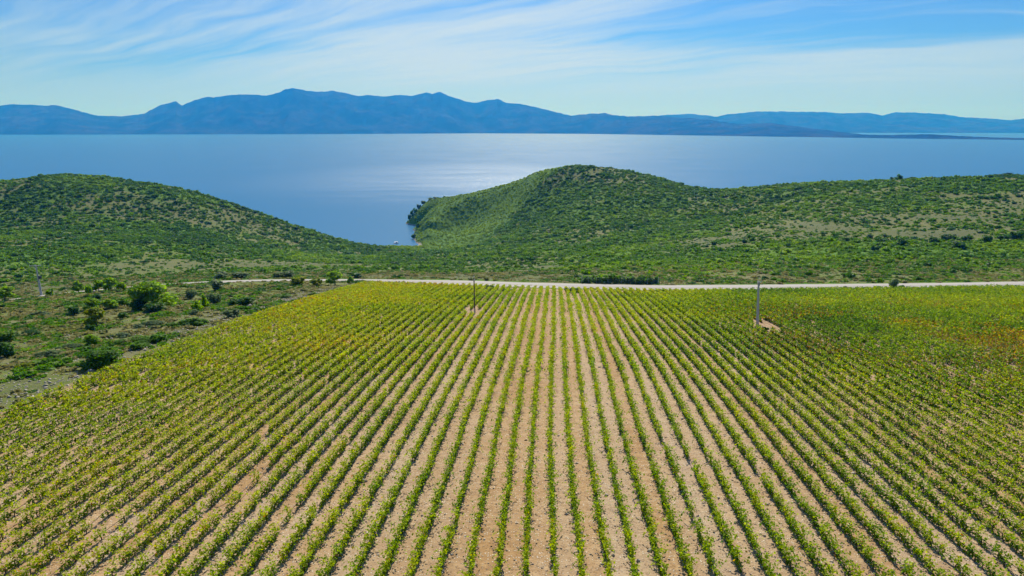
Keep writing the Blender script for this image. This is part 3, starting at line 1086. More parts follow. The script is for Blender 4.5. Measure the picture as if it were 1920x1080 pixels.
LEFT = 'shrubs and young pines on the rough ground left of the vineyard'
ROADS = 'bushes along the pale road'
SLOPE = 'dark bushes dotted over the brown slope'
COAST = 'trees along the rocky shore of the green headland'
P = [
    (283, 583, 84, 52, 'pine', 'pine', 'pine_tree', 'large bright green pine with dark bushes at its foot, left of the vineyard', 'tree', LEFT),
    (258, 584, 30, 26, 'round', 'dark', 'shrub', 'dark green bush at the left foot of the large bright pine', 'shrub', LEFT),
    (293, 585, 36, 20, 'round', 'dark', 'shrub', 'dark green bush under the right side of the large bright pine', 'shrub', LEFT),
    (147, 549, 22, 21, 'pine', 'pine', 'pine_tree', 'young pine at the left end of the pale pine clump behind the track', 'tree', LEFT),
    (167, 556, 20, 23, 'pine', 'pine', 'pine_tree', 'young pine standing lowest in front of the pale pine clump', 'tree', LEFT),
    (187, 547, 24, 21, 'pine', 'pine', 'pine_tree', 'young pine in the middle of the pale pine clump behind the track', 'tree', LEFT),
    (208, 546, 26, 24, 'pine', 'pine', 'pine_tree', 'tallest young pine of the pale clump behind the track', 'tree', LEFT),
    (229, 546, 24, 17, 'pine', 'pine', 'pine_tree', 'young pine at the right end of the pale pine clump', 'tree', LEFT),
    (172, 582, 34, 22, 'pine', 'pine', 'pine_tree', 'bright young pine below the pale clump, just left of its neighbour', 'tree', LEFT),
    (205, 580, 32, 18, 'pine', 'pine', 'pine_tree', 'bright young pine just below the pale clump, nearest the big pine', 'tree', LEFT),
    (232, 577, 26, 16, 'pine', 'green', 'shrub', 'green bush touching the left side of the large bright pine', 'shrub', LEFT),
    (12, 566, 38, 27, 'pine', 'pine', 'pine_tree', 'bright green pine at the left border above the track', 'tree', LEFT),
    (95, 556, 18, 15, 'pine', 'pine', 'pine_tree', 'small bright pine just right of the leaning concrete pole', 'tree', LEFT),
    (4, 578, 12, 9, 'round', 'dark', 'shrub', 'small dark bush at the left border below the track', 'shrub', LEFT),
    (141, 590, 21, 16, 'round', 'dark', 'shrub', 'dark round bush alone in the grass left of the bright pines', 'shrub', LEFT),
    (75, 592, 30, 12, 'low', 'olive', 'shrub', 'low grey-green bush left of the lone dark round bush', 'shrub', LEFT),
    (183, 562, 17, 11, 'round', 'dark', 'shrub', 'small dark bush tucked below the pale pine clump', 'shrub', LEFT),
    (181, 612, 40, 34, 'pine', 'yellow', 'tree', 'yellowish green small tree below the bright pines', 'tree', LEFT),
    (172, 622, 18, 15, 'round', 'dark', 'shrub', 'dark bush at the foot of the yellowish small tree', 'shrub', LEFT),
    (232, 597, 18, 13, 'round', 'dark', 'shrub', 'small dark blue-green bush below the large bright pine', 'shrub', LEFT),
    (51, 630, 40, 15, 'low', 'dark', 'shrub', 'low dark elongated bush near the left border', 'shrub', LEFT),
    (13, 640, 34, 22, 'round', 'green', 'shrub', 'rounded green bush at the left border, upper of two', 'shrub', LEFT),
    (14, 668, 36, 27, 'round', 'dark', 'shrub', 'dark rounded bush at the left border, lower of two', 'shrub', LEFT),
    (258, 643, 62, 16, 'low', 'green', 'shrub', 'wide low green bush near the field edge', 'shrub', LEFT),
    (300, 641, 30, 17, 'round', 'green', 'shrub', 'fresh green bush on the right end of the wide low bush', 'shrub', LEFT),
    (257, 655, 28, 14, 'round', 'green', 'shrub', 'small green bush just below the wide low bush, touching the vines', 'shrub', LEFT),
    (196, 690, 64, 36, 'round', 'green', 'shrub', 'large green bush nearest the viewer beside the left vine rows', 'shrub', LEFT),
    (160, 692, 26, 16, 'round', 'green', 'shrub', 'small bush against the left side of the large near bush', 'shrub', LEFT),
    (48, 688, 26, 10, 'low', 'yellow', 'shrub', 'flat yellow-green bush low on the stony ground at the left', 'shrub', LEFT),
    (172, 646, 34, 18, 'pine', 'pine', 'shrub', 'light green feathery bush between the yellowish tree and the large near bush', 'shrub', LEFT),
    (408, 544, 30, 21, 'round', 'olive', 'shrub', 'dark grey-green bush hiding the track', 'shrub', LEFT),
    (415, 524, 32, 15, 'round', 'olive', 'shrub', 'grey-green bush behind the track, left of a matching pair', 'shrub', LEFT),
    (449, 524, 33, 15, 'round', 'olive', 'shrub', 'grey-green bush behind the track, right of a matching pair', 'shrub', LEFT),
    (360, 560, 20, 17, 'round', 'olive', 'shrub', 'grey dark bush right of the large bright pine', 'shrub', LEFT),
    (403, 571, 26, 21, 'round', 'olive', 'shrub', 'rounded grey bush beside the slim light pine', 'shrub', LEFT),
    (384, 576, 16, 25, 'slim', 'pine', 'pine_tree', 'slim light green pine left of the rounded grey bush', 'tree', LEFT),
    (370, 586, 24, 22, 'pine', 'pine', 'pine_tree', 'small light pine just below the slim light pine', 'tree', LEFT),
    (362, 591, 18, 11, 'round', 'olive', 'shrub', 'grey bush at the foot of the small light pine', 'shrub', LEFT),
    (438, 573, 24, 13, 'round', 'dark', 'shrub', 'dark bush, left half of a dark pair in the dry grass', 'shrub', LEFT),
    (460, 573, 34, 17, 'round', 'dark', 'shrub', 'dark green bush, larger half of a dark pair in the dry grass', 'shrub', LEFT),
    (526, 558, 36, 12, 'low', 'green', 'shrub', 'low green bush in dry grass above the vineyard corner', 'shrub', LEFT),
    (588, 555, 20, 9, 'low', 'green', 'shrub', 'small flat green bush nearest the vineyard corner', 'shrub', LEFT),
    (435, 595, 30, 17, 'round', 'olive', 'shrub', 'olive bush at the stony field edge', 'shrub', LEFT),
    (362, 610, 46, 20, 'low', 'green', 'shrub', 'low spreading green bush above the stony field edge', 'shrub', LEFT),
    (322, 614, 32, 13, 'low', 'green', 'shrub', 'flat green bush left of the low spreading bush', 'shrub', LEFT),
    (281, 612, 44, 14, 'low', 'olive', 'shrub', 'broad olive cushion bush below the large bright pine', 'shrub', LEFT),
    (130, 655, 40, 14, 'low', 'olive', 'shrub', 'grey-green cushion bush left of the light feathery bush', 'shrub', LEFT),
    (92, 668, 44, 15, 'low', 'olive', 'shrub', 'broad grey cushion bush right of the two border bushes', 'shrub', LEFT),
    (225, 632, 30, 11, 'low', 'olive', 'shrub', 'small grey cushion bush above the wide low green bush', 'shrub', LEFT),
    (560, 534, 25, 17, 'round', 'yellow', 'shrub', 'light topped bush before the track, left of three', 'shrub', ROADS),
    (594, 537, 25, 17, 'round', 'yellow', 'shrub', 'light topped bush before the track, middle of three', 'shrub', ROADS),
    (628, 534, 34, 24, 'pine', 'pine', 'pine_tree', 'bright young pine hiding the narrow end of the road', 'tree', ROADS),
    (657, 532, 16, 14, 'pine', 'pine', 'pine_tree', 'little bright pine where the road comes into view', 'tree', ROADS),
    (668, 522, 27, 13, 'round', 'dark', 'shrub', 'dark bush behind the left end of the road', 'shrub', ROADS),
    (522, 520, 18, 11, 'round', 'olive', 'shrub', 'dark olive bush behind the track, left of two', 'shrub', ROADS),
    (541, 520, 24, 13, 'round', 'olive', 'shrub', 'grey olive bush behind the track, right of two', 'shrub', ROADS),
    (640, 545, 34, 9, 'low', 'olive', 'shrub', 'flat grey bush at the pointed corner of the vineyard', 'shrub', ROADS),
    (920, 544, 17, 10, 'round', 'dark', 'shrub', 'round bush between road and vines, right of the wooden pole', 'shrub', ROADS),
    (948, 546, 26, 7, 'low', 'green', 'shrub', 'flat green bush between road and vines, right of the round one', 'shrub', ROADS),
    (1066, 549, 15, 10, 'round', 'dark', 'shrub', 'dark bush under the road, left of its twin above the vine ends', 'shrub', ROADS),
    (1080, 549, 16, 10, 'round', 'green', 'shrub', 'green bush under the road, right of its dark twin', 'shrub', ROADS),
    (1240, 549, 17, 8, 'round', 'green', 'shrub', 'low bush below the road near the end post of the wire fence', 'shrub', ROADS),
    (1293, 547, 14, 6, 'low', 'dark', 'shrub', 'flat dark bush below the road, between fence end and concrete pole', 'shrub', ROADS),
    (1585, 541, 16, 6, 'low', 'olive', 'shrub', 'flat grey bush on the near road edge beyond the small posts', 'shrub', ROADS),
    (1645, 543, 16, 8, 'round', 'green', 'shrub', 'low green bush on the near road edge, left of the taller dark one', 'shrub', ROADS),
    (1675, 541, 17, 20, 'round', 'olive', 'shrub', 'tall dark bush standing up in front of the road', 'shrub', ROADS),
    (1690, 542, 13, 8, 'round', 'green', 'shrub', 'small bush at the right foot of the tall dark roadside bush', 'shrub', ROADS),
    (1763, 539, 16, 6, 'low', 'olive', 'shrub', 'flat grey bush at the near road edge, farthest along the road', 'shrub', ROADS),
    (1507, 458, 8, 7, 'round', 'dark', 'shrub', 'small dark bush on the brown slope, at the left of the dotted line', 'shrub', SLOPE),
    (1524, 458, 11, 8, 'round', 'dark', 'shrub', 'dark bush on the brown slope, next right from the small one', 'shrub', SLOPE),
    (1478, 463, 10, 8, 'round', 'dark', 'shrub', 'dark bush low on the brown slope, farthest left', 'shrub', SLOPE),
    (1339, 460, 10, 8, 'round', 'dark', 'shrub', 'dark bush at the foot of the right hill above the green belt', 'shrub', SLOPE),
    (1395, 455, 10, 7, 'round', 'dark', 'shrub', 'dark bush beside the brown slope, beneath the hill saddle', 'shrub', SLOPE),
    (1432, 454, 10, 7, 'round', 'dark', 'shrub', 'dark bush on the left part of the brown slope', 'shrub', SLOPE),
    (1588, 452, 10, 7, 'round', 'dark', 'shrub', 'dark bush in mid brown slope, standing clear of others', 'shrub', SLOPE),
    (1632, 446, 10, 8, 'round', 'olive', 'shrub', 'greyish bush high on the brown slope', 'shrub', SLOPE),
    (1648, 455, 13, 8, 'round', 'dark', 'shrub', 'broad dark bush mid brown slope below the greyish one', 'shrub', SLOPE),
    (1640, 471, 16, 12, 'round', 'dark', 'shrub', 'largest dark bush low on the brown slope with yellowish top', 'shrub', SLOPE),
    (1660, 446, 9, 8, 'round', 'olive', 'shrub', 'grey bush high on the brown slope, right of its twin', 'shrub', SLOPE),
    (1691, 461, 20, 14, 'round', 'dark', 'shrub', 'big dark bush at the left end of the dark thicket', 'shrub', SLOPE),
    (1795, 467, 24, 15, 'round', 'dark', 'shrub', 'large dark bush in the lower middle of the dark thicket', 'shrub', SLOPE),
    (1750, 455, 18, 11, 'round', 'dark', 'shrub', 'dark bush in the left part of the dark thicket', 'shrub', SLOPE),
    (1775, 450, 22, 11, 'round', 'dark', 'shrub', 'dark bush on the upper rim of the dark thicket', 'shrub', SLOPE),
    (1810, 452, 22, 11, 'round', 'dark', 'shrub', 'dark bush in the right part of the dark thicket', 'shrub', SLOPE),
    (1850, 455, 18, 14, 'round', 'dark', 'shrub', 'dark bush at the left of the far right thicket', 'shrub', SLOPE),
    (1878, 452, 24, 13, 'round', 'dark', 'shrub', 'dark bush in the middle of the far right thicket', 'shrub', SLOPE),
    (1906, 448, 24, 16, 'round', 'dark', 'shrub', 'tall dark bush of the far right thicket at the border', 'shrub', SLOPE),
]
for row in P:
    plant(*row)

# trees on the skyline and along the headland's shore
def ridge_foot(px, y0, y1):
    """the point of the ground standing highest in the view at a photo column"""
    Y = np.arange(y0, y1, 2.0)
    X = (px - 960) / F * Y
    for _ in range(4):
        Z = ground(X, Y)
        X = (px - 960) / F * (Y * CP + (CAM_H - Z) * SP)
    s = project(X, Y, Z)[1]
    s = np.where(Z > 1.0, s, 1e9)
    i = int(s.argmin())
    return float(X[i]), float(Y[i]), float(Z[i])


RIDGE = 'trees on the skyline of the right-hand ridge'
for px, w, h, sh, mt, lb in [(1685, 13, 12, 'round', 'dark', 'dark tree sticking up on the skyline of the right-hand ridge'),
                             (1674, 10, 7, 'round', 'dark', 'small dark tree touching the taller skyline tree on its left'),
                             (1712, 24, 8, 'low', 'green', 'broad low tree on the skyline right of the dark one'),
                             (1776, 10, 5, 'low', 'dark', 'flat dark tree on the bare stretch of the right-hand skyline'),
                             (1890, 40, 9, 'low', 'dark', 'wide dark tree clump capping the far right summit')]:
    q = ridge_foot(px, 560, 800)
    plant(px, 0, w, h, sh, mt, 'tree', lb, 'tree', RIDGE, at_=(q[0], q[1], q[2] - .4), seed=px)
for px, y0, y1, w, h, mt, lb in [(768, 900, 1200, 9, 14, 'dark', 'dark tree leaning over the water at the tip of the headland'),
                                 (773, 900, 1200, 9, 17, 'dark', 'tall dark tree second from the tip of the headland'),
                                 (779, 900, 1200, 10, 13, 'green', 'green tree third from the tip of the headland'),
                                 (786, 900, 1200, 10, 12, 'dark', 'dark tree fourth from the tip of the headland'),
                                 (795, 950, 1250, 12, 9, 'dark', 'low dark tree on the headland skyline'),
                                 (808, 950, 1250, 14, 7, 'green', 'broad green tree on the headland skyline'),
                                 (818, 950, 1250, 12, 6, 'dark', 'flat dark tree up the headland skyline'),
                                 (833, 950, 1250, 6, 5, 'dark', 'single dark tree standing out on the rising headland skyline')]:
    q = ridge_foot(px, y0, y1)
    plant(px, 0, w * .85, h * .8, 'round', mt, 'tree', lb, 'tree', COAST, at_=(q[0], q[1], q[2] - .4), seed=px)
for px, py, w, h, mt, lb in [(774, 432, 8, 12, 'dark', 'dark tree on the shore rocks halfway down the headland'),
                             (776, 447, 9, 9, 'dark', 'dark shore tree lowest at the headland, by the cove'),
                             (784, 428, 9, 11, 'green', 'green tree close behind the shore rocks of the headland')]:
    q = hit(px, py, 860, 1250)
    if q and q[2] > .5:
        plant(px, py, w, h, 'round', mt, 'tree', lb, 'tree', COAST, at_=q, seed=px)


# ------------------------------------------------------------------ maquis: countless low bushes over the hills, one object
def shrub_source(name, mat, nleaf, leaf, seed, flat):
    r_ = np.random.default_rng(seed)
    n = 6
    c = np.stack([r_.uniform(-.5, .5, n), r_.uniform(-.5, .5, n), r_.uniform(.25, .6, n) * flat], 1)
    rad = r_.uniform(.32, .5, n)
    V, Fs, o = [], [], 0
    bv, bf = ICO1
    for ci, ri in zip(c, rad):
        vv = bv * ri * .72 * r_.uniform(.75, 1.15, (len(bv), 1))
        vv[:, 2] *= flat
        V.append(vv + ci); Fs.append(bf + o); o += len(bv)
    nt = len(bf) * n
    j = r_.integers(0, n, nleaf)
    d = r_.normal(size=(nleaf, 3)); d /= np.linalg.norm(d, axis=1, keepdims=True)
    off = d * (rad[j] * r_.uniform(.65, 1.1, nleaf))[:, None]
    off[:, 2] *= flat
    pos = c[j] + off
    pos[:, 2] = np.maximum(pos[:, 2], 0)
    LV, LF = leaf_quads(pos, d + r_.normal(0, .5, d.shape), leaf * r_.uniform(.6, 1.4, nleaf), r_)
    V.append(LV)
    me = mesh_np(name, np.concatenate(V), [np.concatenate(Fs), LF + o], [mat],
                 {'tint': ('FACE', np.concatenate([np.full(nt, .25), np.clip(r_.normal(.5, .22, nleaf), 0, 1)]))})
    return bpy.data.objects.new(name, me)          # a source for instances only, not linked to the scene


def scatter(name, pts, scale, tint, variant, rot, sources, kind='stuff'):
    me = bpy.data.meshes.new(name)
    me.vertices.add(len(pts))
    me.vertices.foreach_set('co', np.asarray(pts, np.float32).ravel())
    for an, dat, ty in (('plant_scale', scale, 'FLOAT_VECTOR'), ('plant_tint', tint, 'FLOAT'), ('plant_rot', rot, 'FLOAT'), ('variant', variant, 'INT')):
        a_ = me.attributes.new(an, ty, 'POINT')
        if ty == 'FLOAT_VECTOR':
            a_.data.foreach_set('vector', np.asarray(dat, np.float32).ravel())
        else:
            a_.data.foreach_set('value', np.asarray(dat, np.int32 if ty == 'INT' else np.float32))
    ob = link(name, me)
    tree = bpy.data.node_groups.new(name, 'GeometryNodeTree')
    tree.interface.new_socket('Geometry', in_out='INPUT', socket_type='NodeSocketGeometry')
    tree.interface.new_socket('Geometry', in_out='OUTPUT', socket_type='NodeSocketGeometry')
    N, L = tree.nodes, tree.links
    gi, go = N.new('NodeGroupInput'), N.new('NodeGroupOutput')
    jn = N.new('GeometryNodeJoinGeometry')
    for s in sources:
        oi = N.new('GeometryNodeObjectInfo')
        oi.inputs['Object'].default_value = s
        oi.inputs['As Instance'].default_value = True
        L.new(oi.outputs['Geometry'], jn.inputs[0])

    def attr(nm, ty):
        a_ = N.new('GeometryNodeInputNamedAttribute')
        a_.data_type = ty
        a_.inputs[0].default_value = nm
        return a_.outputs[0]
    ip = N.new('GeometryNodeInstanceOnPoints')
    ip.inputs['Pick Instance'].default_value = True
    L.new(gi.outputs[0], ip.inputs['Points'])
    L.new(jn.outputs[0], ip.inputs['Instance'])
    L.new(attr('variant', 'INT'), ip.inputs['Instance Index'])
    L.new(attr('plant_scale', 'FLOAT_VECTOR'), ip.inputs['Scale'])
    cx = N.new('ShaderNodeCombineXYZ')
    L.new(attr('plant_rot', 'FLOAT'), cx.inputs[2])
    L.new(cx.outputs[0], ip.inputs['Rotation'])
    L.new(ip.outputs[0], go.inputs[0])
    md = ob.modifiers.new('scatter', 'NODES')
    md.node_group = tree
    tag(ob, kind=kind)
    return ob


def candidates(n, y0, y1, rng, power=1.0, half=.80):
    """points spread evenly over the ground in front of the camera"""
    u = rng.uniform(size=n)
    Y = np.sqrt(y0 * y0 + u * (y1 * y1 - y0 * y0))
    X = rng.uniform(-half, half, n) * (Y * CP + 60 * SP) * 1.02
    return X, Y


SRC = [shrub_source('maquis_bush', M_SCRUB, 70, .34, 200 + i, f) for i, f in enumerate((.9, .7, 1.1, .8, .6))]
r_ = np.random.default_rng(301)
X, Y = candidates(390000, 205, 1320, r_, half=.95)
Z = ground(X, Y)
rd = road_dist(X, Y)
ok = (Z > 1.2) & (rd > road_half(X) + 1.6)
X, Y, Z = X[ok], Y[ok], Z[ok]
veg, dry = zones(X, Y)
rd = rd[ok]
cl = fbm(X, Y, 1 / 26., 4, 303)
cl2 = fbm(X, Y, 1 / 8., 2, 305)
nose = nose_zone(X, Y)
dens = np.clip(.42 + 1.1 * veg - .50 * dry + 1.5 * (cl - .5), .22, 1) * (.20 + .80 * sstep(rd, 15, 85))
a = X / Y
belt = sstep(rd, 60, 85) * (1 - sstep(rd, 130, 175)) * sstep(X, -20, 60)
dens = dens * (1 - .45 * sstep(rd, 8, 20) * (1 - sstep(rd, 150, 260)) * (1 - sstep(a, .05, .16)))
dens = np.maximum(dens, np.maximum(nose * .95, belt * .8))
# drop what lies behind the ridges, out of sight from anywhere near the viewpoint
lim = np.where(a < -.2, 900, np.interp(a, [-.19, 0, .1, .25, .4, .8], [1190, 1130, 1040, 900, 810, 760]))
ok = (r_.uniform(size=len(X)) < dens) & (Y < lim)
X, Y, Z, veg, dry, cl, cl2, nose, belt, rd, a = (v[ok] for v in (X, Y, Z, veg, dry, cl, cl2, nose, belt, rd, a))
n = len(X)
size = np.clip(r_.lognormal(-.10, .52, n), .35, 2.6) * np.interp(Y, [200, 400, 800], [.80, 1.10, 1.40]) * (1 - .45 * sstep(dry, .45, .8)) * (1 - .40 * nose)
darkz = fbm(X, Y, 1 / 40., 3, 307)
tint = .40 + .55 * (cl - .5) + .6 * (darkz - .5) + r_.normal(0, .10, n)
tint = np.where(r_.uniform(size=n) < .07 + .05 * dry, r_.uniform(0, .14, n), tint)
bright = r_.uniform(size=n) < .10
tint = np.where(bright, tint + .22, tint)
tint = tint * (1 - nose) + nose * (.86 + r_.normal(0, .05, n)) + belt * .17
lefth = sstep(-a, .15, .3) * sstep(Y, 420, 560)
tint = tint - .07 * lefth
shelf = sstep(rd, 8, 20) * (1 - sstep(rd, 180, 270)) * (1 - sstep(a, .05, .16))
tint = tint - .04 * shelf
lush = sstep(a, -.38, -.33) * (1 - sstep(a, -.22, -.18)) * sstep(Y, 430, 500) * (1 - sstep(Y, 640, 760))
tint = tint + .20 * lush
tint = np.clip(tint, 0.0, .92)
sc = np.stack([size * r_.uniform(.9, 1.4, n), size * r_.uniform(.9, 1.4, n), size * r_.uniform(.7, 1.05, n)], 1)
# a dark line of taller growth runs slantwise over the face of the right hill
tl = []
for a_, b_ in zip([(985, 452), (1090, 436), (1180, 424), (1273, 414), (1347, 404)], [(1090, 436), (1180, 424), (1273, 414), (1347, 404), (1450, 391)]):
    for t_ in np.linspace(0, 1, 22, endpoint=False):
        q = hit(a_[0] + (b_[0] - a_[0]) * t_, a_[1] + (b_[1] - a_[1]) * t_, 300)
        if q and q[2] > 2:
            tl += [(q[0] + d_[0], q[1] + d_[1]) for d_ in r_.normal(0, 2.6, (3, 2)) if r_.uniform() < .35 + .65 * (a_[0] > 1150)]
tl = np.array(tl)
m_ = len(tl)
X, Y, Z = np.concatenate([X, tl[:, 0]]), np.concatenate([Y, tl[:, 1]]), np.concatenate([Z, ground(tl[:, 0], tl[:, 1])])
sc = np.concatenate([sc, r_.uniform(1.7, 3.0, (m_, 3))])
tint = np.concatenate([tint, np.clip(r_.normal(.14, .08, m_), 0, .4)])
n = len(X)
scatter('maquis_scrub', np.stack([X, Y, Z - .15], 1), sc, tint, r_.integers(0, 5, n), r_.uniform(0, 6.28, n), SRC)
N_MAQUIS = n

# low heath, tussocks and herbs on the rough ground near the field and the road
SRC2 = [shrub_source('heath_tuft', M_HEATH, 60, .36, 230 + i, f) for i, f in enumerate((.55, .8, .45, .65))]
X, Y = candidates(75000, 55, 330, r_)
rd = road_dist(X, Y)
e = -field_mask_x(X, Y)
ok = (((e > 1.5) & (rd < 0)) | (rd > 0) | ((rd < 0) & (Y > field_end(np.clip(X, -400, 400)) + 2.0))) & (np.abs(rd) > road_half(X) + .6)
X, Y, rd, e = X[ok], Y[ok], rd[ok], e[ok]
Z = ground(X, Y)
veg, dry = zones(X, Y)
cl = fbm(X, Y, 1 / 7., 3, 311)
ok = r_.uniform(size=len(X)) < np.clip(.34 + 1.9 * (cl - .38) - .45 * dry + .3 * veg, .10, 1) * np.where(np.abs(rd) < 22, .8, 1)
X, Y, Z, veg, dry, cl, rd, e = (v[ok] for v in (X, Y, Z, veg, dry, cl, rd, e))
n = len(X)
size = np.clip(r_.lognormal(-.70, .50, n), .15, 1.4) * np.where((np.abs(rd) < 20) & (rd < 0) & (e < 0), .85, 1)
tint = np.clip(.30 + .5 * (fbm(X, Y, 1 / 15., 3, 313)) + r_.normal(0, .14, n), 0, .72)
sc = np.stack([size * r_.uniform(.9, 1.5, n), size * r_.uniform(.9, 1.5, n), size * r_.uniform(.5, .95, n)], 1)
scatter('heath', np.stack([X, Y, Z - .05], 1), sc, tint, r_.integers(0, 4, n), r_.uniform(0, 6.28, n), SRC2)
# greener low bushes among them
SRC3 = [shrub_source('green_tuft', M_SCRUB, 80, .30, 250 + i, f) for i, f in enumerate((.6, .8, .5))]
k = (fbm(X, Y, 1 / 12., 3, 317) + r_.normal(0, .06, n)) > .53
X, Y, Z = X[k] + r_.normal(0, 1.2, k.sum()), Y[k] + r_.normal(0, 1.2, k.sum()), None
rd = road_dist(X, Y)
e = -field_mask_x(X, Y)
ok = (((e > 2) & (rd < 0)) | (rd > 0)) & (np.abs(rd) > road_half(X) + 1.2)
X, Y = X[ok], Y[ok]
ex = r_.uniform(-205, -112, 230)                                    # tall growth that hides most of the track on the left
X, Y = np.concatenate([X, ex]), np.concatenate([Y, road_y(ex) - 2.6 - np.abs(r_.normal(0, 1.3, 230))])
Z = ground(X, Y)
n = len(X)
size = np.clip(r_.lognormal(-.35, .45, n), .25, 1.7)
size[-230:] = r_.uniform(.9, 1.9, 230)
tint = np.clip(.16 + r_.normal(0, .16, n) + .5 * (fbm(X, Y, 1 / 20., 3, 319) - .4), 0, .65)
sc = np.stack([size * r_.uniform(.9, 1.5, n), size * r_.uniform(.9, 1.5, n), size * r_.uniform(.55, .9, n)], 1)
scatter('undergrowth', np.stack([X, Y, Z - .05], 1), sc, tint, r_.integers(0, 3, n), r_.uniform(0, 6.28, n), SRC3)


# ------------------------------------------------------------------ poles, fence, boat, stones
def plain(name, col, rough=.8, metal=0.0, var=.25, scale=3.0):
    m, t = material(name)
    n = t.noise(t.n('ShaderNodeTexCoord').outputs['Object'], scale, 4, .6)
    c = t.mix(n, tuple(x * (1 - var) for x in col), tuple(min(1, x * (1 + var)) for x in col))
    b = t.n('ShaderNodeBsdfPrincipled', Base__Color=c, Roughness=rough, Metallic=metal,
            Normal=t.n('ShaderNodeBump', Height=n, Strength=.2, Distance=.02).outputs[0])
    finish(t, b.outputs[0])
    return m


M_CONC = plain('weathered_concrete', (.50, .48, .45), .9)
M_WOOD = plain('tarred_wood', (.085, .065, .05), .85)
M_STEEL = plain('galvanised_steel', (.42, .43, .44), .5, .6)
M_GLASSY = plain('porcelain', (.62, .60, .56), .35)
M_HULL = plain('white_hull', (.78, .78, .76), .35, var=.05)
M_TRIM = plain('dark_trim', (.03, .035, .045), .5)
M_STONE = plain('limestone', (.38, .34, .28), .9, var=.35, scale=.8)


def tube(bm, p, q, r0, r1, sides=10, cap=True):
    p, q = Vector(p), Vector(q)
    ax = (q - p).normalized()
    u = ax.orthogonal().normalized()
    v = ax.cross(u)
    A = [bm.verts.new(p + (u * math.cos(a) + v * math.sin(a)) * r0) for a in [2 * math.pi * i / sides for i in range(sides)]]
    B = [bm.verts.new(q + (u * math.cos(a) + v * math.sin(a)) * r1) for a in [2 * math.pi * i / sides for i in range(sides)]]
    for i in range(sides):
        j = (i + 1) % sides
        bm.faces.new((A[i], A[j], B[j], B[i]))
    if cap:
        bm.faces.new(A[::-1]); bm.faces.new(B)


def box(bm, c, s, taper=1.0, taper_y=None):
    cx, cy, cz = c
    hx, hy, hz = s[0] / 2, s[1] / 2, s[2] / 2
    ty = taper if taper_y is None else taper_y
    v = [bm.verts.new((cx + sx * hx * (taper if z > 0 else 1), cy + sy * hy * (ty if z > 0 else 1), cz + z * hz)) for z in (-1, 1) for sx, sy in ((-1, -1), (1, -1), (1, 1), (-1, 1))]
    for f in ((3, 2, 1, 0), (4, 5, 6, 7), (0, 1, 5, 4), (1, 2, 6, 5), (2, 3, 7, 6), (3, 0, 4, 7)):
        bm.faces.new([v[i] for i in f])


def part(name, bm, mat, parent, bevel=0.0, smooth=False):
    if bevel:
        bmesh.ops.bevel(bm, geom=bm.edges[:], offset=bevel, segments=2, affect='EDGES', clamp_overlap=True)
    bmesh.ops.recalc_face_normals(bm, faces=bm.faces[:])
    me = bpy.data.meshes.new(name)
    bm.to_mesh(me)
    bm.free()
    me.materials.append(mat)
    if smooth:
        for f in me.polygons: f.use_smooth = True
    return link(name, me, parent)


def insulators(root, spots, z):
    for x, y in spots:
        bm = bmesh.new()
        tube(bm, (x, y, z), (x, y, z + .12), .02, .02, 8)
        for k in range(3):
            tube(bm, (x, y, z + .12 + k * .085), (x, y, z + .12 + k * .085 + .07), .085, .05, 10)
        part('insulator', bm, M_GLASSY, root)


# wooden pole among the vines
x, y, z = POLE_A
H = 8.6
r = empty('wooden_pole', (x, y, z), R(4))
tag(r, 'thin dark wooden pole standing in a bare gap between the vine rows', 'pole', 'utility poles')
bm = bmesh.new(); tube(bm, (0, 0, -.4), (-.06, 0, H), .16, .11, 12); part('post', bm, M_WOOD, r, smooth=False)
bm = bmesh.new(); box(bm, (-.05, -.18, H - .75), (.34, .22, .5)); part('junction_box', bm, M_STEEL, r, .02)
bm = bmesh.new(); tube(bm, (-.06, 0, H), (-.06, 0, H + .55), .03, .02, 8); part('steel_tip', bm, M_STEEL, r)
insulators(r, [(-.06, .0)], H + .02)
bm = bmesh.new(); tube(bm, (0, 0, -.3), (.02, 0, 1.3), .22, .2, 12); part('concrete_foot', bm, M_CONC, r)

# concrete pole among the vines on the right
x, y, z = POLE_B
H = 9.6
r = empty('concrete_pole', (x, y, z), R(12))
r.rotation_euler = (0, R(-3.2), R(8))
tag(r, 'thick pale concrete pole with short crossarm standing among the right-hand vines', 'pole', 'utility poles')
bm = bmesh.new(); tube(bm, (0, 0, -.4), (0, 0, H), .30, .17, 16); part('shaft', bm, M_CONC, r, smooth=False)
bm = bmesh.new(); box(bm, (0, -.24, H - .25), (.9, .12, .14)); part('crossarm', bm, M_STEEL, r, .015)
bm = bmesh.new(); box(bm, (0, -.20, H - .75), (.34, .16, .40)); part('clamp', bm, M_STEEL, r, .02)
bm = bmesh.new(); tube(bm, (.1, 0, H), (.1, 0, H + .95), .025, .02, 8); part('steel_tip', bm, M_STEEL, r)
bm = bmesh.new(); box(bm, (.18, 0, H + .55), (.8, .06, .06)); part('upper_arm', bm, M_STEEL, r, .01)
insulators(r, [(-.38, -.24), (.38, -.24)], H - .18)
q = hit(1437, 622)
plant(1434, 621, 14, 9, 'round', 'dark', 'shrub', 'small dark bush at the foot of the thick concrete pole', 'shrub', None)

